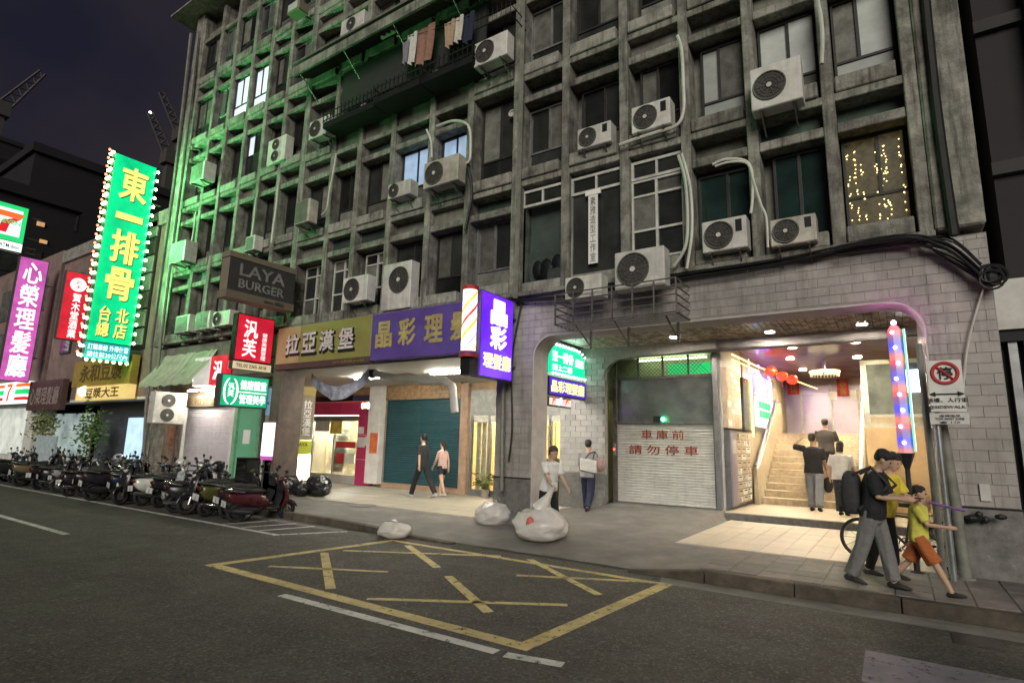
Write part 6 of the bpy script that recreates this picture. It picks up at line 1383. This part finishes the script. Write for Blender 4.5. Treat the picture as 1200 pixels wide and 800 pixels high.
    for shp,el,wr,d2,sd in ja:
        etube(b, [shp, shp.lerp(el,.4), el, el.lerp(wr,.35), wr], [.05,.045,.036,.036,.024], Y_)
        sx = Vector((0,1,0)) if abs(d2.y) < .8 else Vector((1,0,0)); up_ = d2.cross(sx).normalized(); fsd = up_ ; pl_ = wr+d2*.085
        etube(b, [wr-d2*.01, wr+d2*.04, pl_], [(.026,.018),(.038,.016),(.036,.014)], up_)
        for q, ln in enumerate((.062,.074,.07,.054)):
            bs = pl_+up_*((q-1.5)*.019)-d2*.008; c1 = bs+d2*ln*.55-sx*sd*.006; b.tube([bs, c1, c1+d2*ln*.38-sx*sd*.022], [.0095,.009,.0075], 6)
        b.tube([wr+d2*.03+up_*.03, wr+d2*.06+up_*.058, wr+d2*.088+up_*.062-sx*sd*.01], [.011,.0105,.008], 6)
    SC_ = Matrix.Scale(s, 4)
    body = soft('body', b.xf(SC_), m_skin, t, .0095)
    # --- clothes
    g = .016+loose; b = B()
    etube(b, [pel-sp*(.05+loose), pel+sp*.03, wst, chs, shd+sp*.0, nck-sp*.012], [(.165*build+g,.115*build+g),(.165*build+g,.118*build+g),(.15*build+g,.108*build+g),(.17*build+g,.12*build+g),(.15+g,.09+g),(.062,.062)], Y_, 28, .035)
    for shp,el,wr,d2,sd in ja:
        if sleeve > 0:
            e = shp.lerp(el, min(1, sleeve*2)) if sleeve <= .5 else el.lerp(wr, (sleeve-.5)*2); pth = [shp-Vector((0,sd*.05,0)), shp, shp.lerp(el,.5 if sleeve > .5 else sleeve), e] if sleeve <= .5 else [shp-Vector((0,sd*.05,0)), shp, el, e]
            etube(b, pth, [.05+g*.6,.054+g*.7,.05+g*.7,.048+g*.75], Y_, 20, .06)
    soft('shirt', b.xf(SC_), top, t, .0125)
    b = B(); etube(b, [pel-sp*.12, pel, pel+sp*.10], [(.15*build+.008,.10*build+.012),(.165*build+.01,.12*build+.01),(.145*build+.01,.105*build+.01)], Y_, 18)
    for (hp,kn,an,ang) in jl:
        if leglen >= .9: etube(b, [hp+Vector((0,0,.05)), hp.lerp(kn,.4), kn, kn.lerp(an,.3), kn.lerp(an,.6), kn.lerp(an,.82), kn.lerp(an,.97*min(1,leglen))], [.092+wide*.4,.088+wide*.6,.07+wide,.07+wide,.066+wide,.062+wide,.066+wide], Y_, 22, .06)
        else: e = hp.lerp(kn, leglen*2 if leglen < .5 else 1); etube(b, [hp+Vector((0,0,.05)), hp.lerp(e,.5), e], [.093+wide*.4,.094+wide*.7,.092+wide], Y_, 22, .06)
    soft('trousers', b.xf(SC_), bottom, t, .0125)
    for (hp,kn,an,ang), fp in zip(jl, foot_pitch):
        fd = Vector((math.cos(D(fp)),0,math.sin(D(fp)))); b = B(); z_ = Vector((0,0,-.038))
        etube(b, [an-fd*.075+z_, an-fd*.05+z_, an+fd*.05+z_*1.05, an+fd*.13+z_*1.3, an+fd*.185+z_*1.5], [(.02,.02),(.04,.042),(.046,.04),(.045,.028),(.02,.012)], Y_); obj('shoe', b.xf(SC_), shoes, t, smooth=True)
    # --- hair and face
    if not nohair:
        b = B(); hrg = random.Random(int(h*1000)+int(heading)); b.rings([[hc+hd*(z+.022+hrg.uniform(-.012,.012))+hf2*(dx-.022+d_*math.cos(2*PI*q/14)*hrg.uniform(.93,1.1))+hs2*(w_*math.sin(2*PI*q/14)*hrg.uniform(.95,1.1)) for q in range(14)] for z, w_, d_, dx in ((-.075,.05,.05,-.02),(-.045,.07,.078,-.012),(0,.083,.096,-.004),(.05,.083,.104,.004),(.085,.066,.085,.002),(.108,.035,.045,0))])
        if hairlen: etube(b, [hc-hf2*.05+hd*.04, hc-hf2*.085-hd*.04, hc-hf2*.09-hd*(.06+hairlen)], [(.082,.06),(.085 if hairlen < .15 else .05,.055),(.08 if hairlen < .15 else .018,.04 if hairlen < .15 else .018)], hs2)
        soft('hair', b.xf(SC_), hair, t, .011)
    for sd in (1,-1): obj('eye', B().ball((hc+hf2*.088+hs2*(sd*.032)+hd*.012)*s, .0085, 6, 5), m_eye, t)
    obj('mouth', B().tube([(hc+hf2*.089-hd*.052+hs2*.022)*s, (hc+hf2*.097-hd*.053)*s, (hc+hf2*.089-hd*.052-hs2*.022)*s], .005, 5), m_lip, t)
    t.location = loc; t.rotation_euler = (0,0,R(heading))
    M_ = Matrix.Translation(Vector(loc)) @ Matrix.Rotation(R(heading),4,'Z')
    return t, {'hand': [M_ @ ((j[2]+j[3]*.09)*s) for j in ja], 'chest': M_ @ (chs*s), 'pel': M_ @ (pel*s), 'sh': [M_ @ (j[0]*s) for j in ja], 'fw': (M_.to_3x3() @ Vector((1,0,0))), 'sd': (M_.to_3x3() @ Vector((0,1,0))), 's': s}
k_bl = cl('black_tee', (.016,.016,.018)); k_nv = cl('navy_cloth', (.018,.022,.05)); k_bk = cl('black_cloth', (.012,.012,.014)); k_pk = cl('pink_top', (.55,.36,.33)); k_wh = cl('white_tee', (.68,.67,.64)); k_gy = cl('grey_tee', (.30,.29,.28)); k_jn = cl('pale_jeans', (.26,.28,.30)); k_dg = cl('charcoal_tee', (.045,.042,.04)); k_ye = cl('yellow_tee', (.62,.48,.05)); k_ly = cl('lemon_tee', (.60,.56,.10)); k_or = cl('rust_shorts', (.38,.11,.03)); k_gt = cl('grey_trousers', (.17,.165,.16)); k_dt = cl('dark_trousers', (.05,.052,.056))
sh_w = M('white_shoe', (.6,.58,.55), .6, bump=.05); sh_b = M('black_shoe', (.02,.02,.02), .6, bump=.05)
p = G(494,583,.145); person('man in black t-shirt and black trousers walking past the teal shutter', (p.x,p.y,.145), 172, 1.70, k_bl, k_bk, sh_w, legs=((26,6),(-24,14)), arms=((-22,8,12),(24,8,20)), lean=3, foot_pitch=(8,-14), sleeve=.42)
p = G(517,581,.145); person('woman in pale pink top and black shorts walking beside the man in black', (p.x,p.y,.145), 168, 1.50, k_pk, k_bk, sh_w, legs=((-16,10),(18,4)), arms=((14,10,14),(-16,8,14)), leglen=.26, sleeve=.0, hairlen=.22, lean=2, build=.88, foot_pitch=(-8,4))
wp = G(630,633,.06); wz = pz(wp.x, wp.y+.45)
t_, W_ = person('worker in white t-shirt and dark trousers dragging a huge plastic bag', (wp.x-.05,wp.y+.42,wz), -28, 1.50, k_wh, k_bk, sh_b, legs=((14,6),(-14,10)), arms=((14,6,20),(26,5,22)), lean=12, head=(12,18), hair=m_hairB, sleeve=.4, loose=.006)
bt = sack('rubbish_bag', (wp.x+.02,wp.y+.02,pz(wp.x,wp.y)+.01), (.48,.36,.27), m_film, 'huge translucent white bag held by the worker in white', 31, knot=False)
hnd = W_['hand'][1]; topc = Vector((wp.x+.02,wp.y+.05,pz(wp.x,wp.y)+.5)); obj('gathered_neck', B().tube([topc, topc.lerp(hnd,.55), hnd, hnd+Vector((.02,-.02,.06))], [.16,.06,.022,.05], 10), bpy.data.materials['translucent_bag_film'], bt, smooth=True)
obj('red_packet', B().ball((wp.x+.02,wp.y-.27,pz(wp.x,wp.y)+.30), (.08,.06,.11), 8, 6), M('red_packet_plastic',(.5,.12,.10),.5), bt)
# man with tote bag
p = G(689,601,.13); t_, W_ = person('man in grey top and navy trousers walking in with a white tote bag', (p.x,p.y,pz(p.x,p.y)+.005), 98, 1.60, k_gy, k_nv, sh_b, legs=((20,8),(-16,24)), arms=((8,14,30),(10,10,55)), lean=4, foot_pitch=(4,-25), sleeve=.5, loose=.015, wide=.015)
c = W_['sh'][1]; fw, sd = W_['fw'], W_['sd']; q0 = W_['chest']-fw*.16-sd*.06
tb = thing('tote_bag', 'large white tote bag on the back of the man in grey', 'bag', q0)
def obox(c0, ax, ay, az): return B().add([c0+ax*i+ay*j+az*k for k in (-1,1) for i, j in ((-1,-1),(1,-1),(1,1),(-1,1))], [(0,3,2,1),(4,5,6,7),(0,1,5,4),(1,2,6,5),(2,3,7,6),(3,0,4,7)])
obj('bag', obox(q0-RZ*.13, (sd*.19+RZ*.03), fw*.045, RZ*.135), m_bagW, tb, bevel=.02)
for e in (-.1,.1): obj('strap', B().tube([q0+sd*e, q0+sd*(e*.5-.06)+RZ*.14+fw*.06, c+RZ*.07, c+RZ*.03+fw*.09], .012, 6), m_black, tb)
jk = thing('folded_jacket', 'dusty pink jacket slung beside the white tote bag', 'jacket', q0-sd*.26); obj('cloth', B().ball(q0-sd*.25-RZ*.1+fw*.06, (.09,.12,.17), 12, 9), cl('pink_jacket',(.34,.22,.20)), jk, smooth=True)
# three on the stairs
p = G(957,599,.305); t_, W_ = person('man in black t-shirt and pale jeans stepping up with a hand on his head', (p.x,p.y,.305), 88, 1.66, k_bl, k_jn, sh_b, legs=((10,6),(-8,16)), arms=(('v',(.25,.9,.22),(-.15,-.72,.60)),(-4,12,18)), lean=3, foot_pitch=(0,-10), sleeve=.45, loose=.02, wide=.012)
q0 = W_['hand'][1]-RZ*.2; sb = thing('shoulder_bag', 'black shoulder bag hanging from the man in pale jeans', 'bag', q0); obj('pouch', B().ball(q0, (.10,.06,.17), 12, 9), m_blk, sb, smooth=True); obj('strap', B().tube([q0+RZ*.12, W_['hand'][1], W_['sh'][1]+RZ*.05], .012, 6), m_blk, sb)
y_ = 15.3+.275*2+.14; pX = FY(971,555,y_).x; person('man in charcoal t-shirt and black shorts climbing the middle of the stairs', (pX,y_-.05,.30+.162*3-.004), 92, 1.60, k_dg, k_bk, sh_w, legs=((-6,6),(26,48)), arms=((-6,16,16),(10,16,20)), lean=6, leglen=.42, sleeve=.45, build=1.12, foot_pitch=(0,0), wide=.02)
p = G(990,604,.305); person('woman in white t-shirt and dark trousers with bobbed hair at the stair foot', (p.x,p.y,.305), 84, 1.50, k_wh, k_dt, sh_b, legs=((14,8),(-12,14)), arms=((-10,14,14),(12,12,16)), lean=5, hairlen=.08, sleeve=.45, loose=.03, wide=.03, foot_pitch=(0,-10))
# the group at the kerb
def gz(x, y): return pz(x, y)+.014
p = G(1030,689,.145); t_, W_ = person('man in black t-shirt and grey trousers with a backpack looking at his hands', (p.x,p.y+.02,gz(p.x,p.y)), -14, 1.50, k_bl, k_gt, sh_b, legs=((12,4),(-16,8)), arms=((12,6,72),(8,6,78)), lean=9, head=(32,6), sleeve=.45, loose=.012, wide=.018, foot_pitch=(0,-8))
c = W_['chest']; fw, sd = W_['fw'], W_['sd']; q0 = c-fw*.24-RZ*.10; bk = thing('backpack', 'grey black backpack worn by the man at the kerb', 'backpack', q0)
m_bp = cl('backpack_cloth', (.04,.04,.042)); obj('pack', B().rings([[q0+RZ*z_+fw*(.09*k_*math.copysign(abs(math.cos(a_))**.6,math.cos(a_)))+sd*(.145*k_*math.copysign(abs(math.sin(a_))**.6,math.sin(a_))) for a_ in [2*PI*i_/18 for i_ in range(18)]] for z_, k_ in ((-.24,.75),(-.22,.93),(-.1,1.04),(.06,.98),(.16,.86),(.21,.66),(.235,.35))]), m_bp, bk, smooth=True); obj('pocket', obox(q0-fw*.10-RZ*.08, fw*.03, sd*.11, RZ*.10), m_bp, bk, bevel=.02)
for e in (-1,1): obj('strap', B().tube([q0+sd*.1*e+RZ*.2+fw*.06, c+sd*.12*e+RZ*.19, c+sd*.12*e+fw*.17, q0+sd*.13*e-RZ*.18+fw*.1], .018, 6), m_bp, bk)
ph = (W_['hand'][0]+W_['hand'][1])/2; tag(obj('phone', obox(ph+fw*.02+RZ*.015, fw*.07, sd*.038, RZ*.005), M('phone_glass',(.02,.02,.025),.1,bump=0)), 'dark phone held by the man with the backpack', 'phone')
p = FY(1052,640,8.32); person('person in yellow t-shirt and dark trousers bending over the bicycle', (p.x-.12,8.34,gz(p.x,8.34)), -24, 1.46, k_ye, k_bk, sh_b, legs=((6,6),(-10,8)), arms=((16,10,46),(20,10,44)), lean=14, head=(14,-10), sleeve=.45, loose=.015)
p = G(1083,694,.145); person('child in lemon t-shirt and rust coloured shorts striding along the kerb', (p.x,p.y,gz(p.x,p.y)), -10, 1.15, k_ly, k_or, sh_b, legs=((-26,16),(30,6)), arms=((-14,14,20),(26,8,58)), lean=4, head=(8,0), leglen=.47, sleeve=.42, build=.95, loose=.012, wide=.022, foot_pitch=(-22,8))
run('broom_handle', [(1088,588),(1112,594),(1131,598)], 8.25, .018, M('violet_pole',(.25,.14,.36),.3,.4,bump=0), 'violet metal pole sticking out beside the child', 'pole', sub=2)
# client in the barber shop
q = FY(656,556,14.3); ch_ = thing('barber_chair', 'dark barber chair behind the glass right of the tiled pillar', 'chair', (q.x,14.3,.15))
obj('seat', B().box(q.x-.26,q.x+.26,14.05,14.5,.5,.62), m_seat, ch_, bevel=.04); obj('backrest', B().box(q.x-.32,q.x-.22,14.05,14.5,.6,1.2), m_seat, ch_, bevel=.03); obj('base', B().tube([(q.x,14.28,.15),(q.x,14.28,.2),(q.x,14.28,.5)], [.25,.07,.07], 14), m_chr, ch_)
for e in (14.02,14.53): obj('armrest', B().box(q.x-.2,q.x+.2,e-.03,e+.03,.78,.84), m_seat, ch_)
person('client in a dark top seated in the barber chair', (q.x-.1,14.28,.15), 4, 1.62, k_dg, k_bk, sh_b, legs=((82,84),(80,82)), arms=((30,8,50),(30,8,50)), lean=-4, sit=.58)
# ================================================================ bake lettering and rounded bodies to plain meshes
bpy.context.view_layer.update()
dg = bpy.context.evaluated_depsgraph_get()
done = []; BODY = {it[1].name: it[1].data.body for it in BAKE if it[0] == 't'}
for it in BAKE:
    ob = it[1]; me = bpy.data.meshes.new_from_object(ob.evaluated_get(dg))
    if it[0] == 't':
        _, _, name, mat, parent, c, rt, up, wd, ht, depth, bold = it
        xs_ = [v.co.x for v in me.vertices]; ys_ = [v.co.y for v in me.vertices]; zs_ = [v.co.z for v in me.vertices]
        if not xs_: continue
        x0, x1, y0, y1 = min(xs_), max(xs_), min(ys_), max(ys_); nrm = rt.cross(up)
        org = ORG.get(parent.name, Vector((0,0,0))) if parent else Vector((0,0,0))
        for v in me.vertices:
            a = ((v.co.x-x0)/max(1e-6,(x1-x0))-.5)*wd; q = ((v.co.y-y0)/max(1e-6,(y1-y0))-.5)*ht
            v.co = c + rt*a + up*q + nrm*(depth*(v.co.z/.02+.5)) - org
        if bold > .012:      # heavier strokes: the same outline laid down again a little to each side
            vv = [v.co.copy() for v in me.vertices]; ff = [tuple(p.vertices) for p in me.polygons]; n0 = len(vv); V, F = list(vv), list(ff)
            e_ = min(ht/max(1, BODY[ob.name].count('\n')+1), wd/max(len(q_) for q_ in BODY[ob.name].split('\n')))*bold*.62
            for k_, (a_, c_) in enumerate(((1,0),(-1,0),(0,1),(0,-1),(.7,.7),(-.7,-.7),(.7,-.7),(-.7,.7))):
                off = rt*(a_*e_)+up*(c_*e_)-nrm*(.0004*(k_+1)); V += [q_+off for q_ in vv]; F += [tuple(i_+n0*(k_+1) for i_ in f_) for f_ in ff]
            me = bpy.data.meshes.new(name); me.from_pydata(V, [], F)
        me.materials.clear(); me.materials.append(mat); me.name = name
        o = link(bpy.data.objects.new(name, me)); o.parent = parent
    else:
        _, _, name, mat, parent, fin = it
        me.materials.clear(); me.materials.append(mat); me.name = name; me.shade_smooth()
        o = link(bpy.data.objects.new(name, me)); o.parent = parent
        if fin: fin(o)
    done.append(ob)
for ob in done:
    d = ob.data; bpy.data.objects.remove(ob, do_unlink=True)
    if d and d.users == 0:
        (bpy.data.curves if isinstance(d, bpy.types.Curve) else bpy.data.meshes).remove(d)
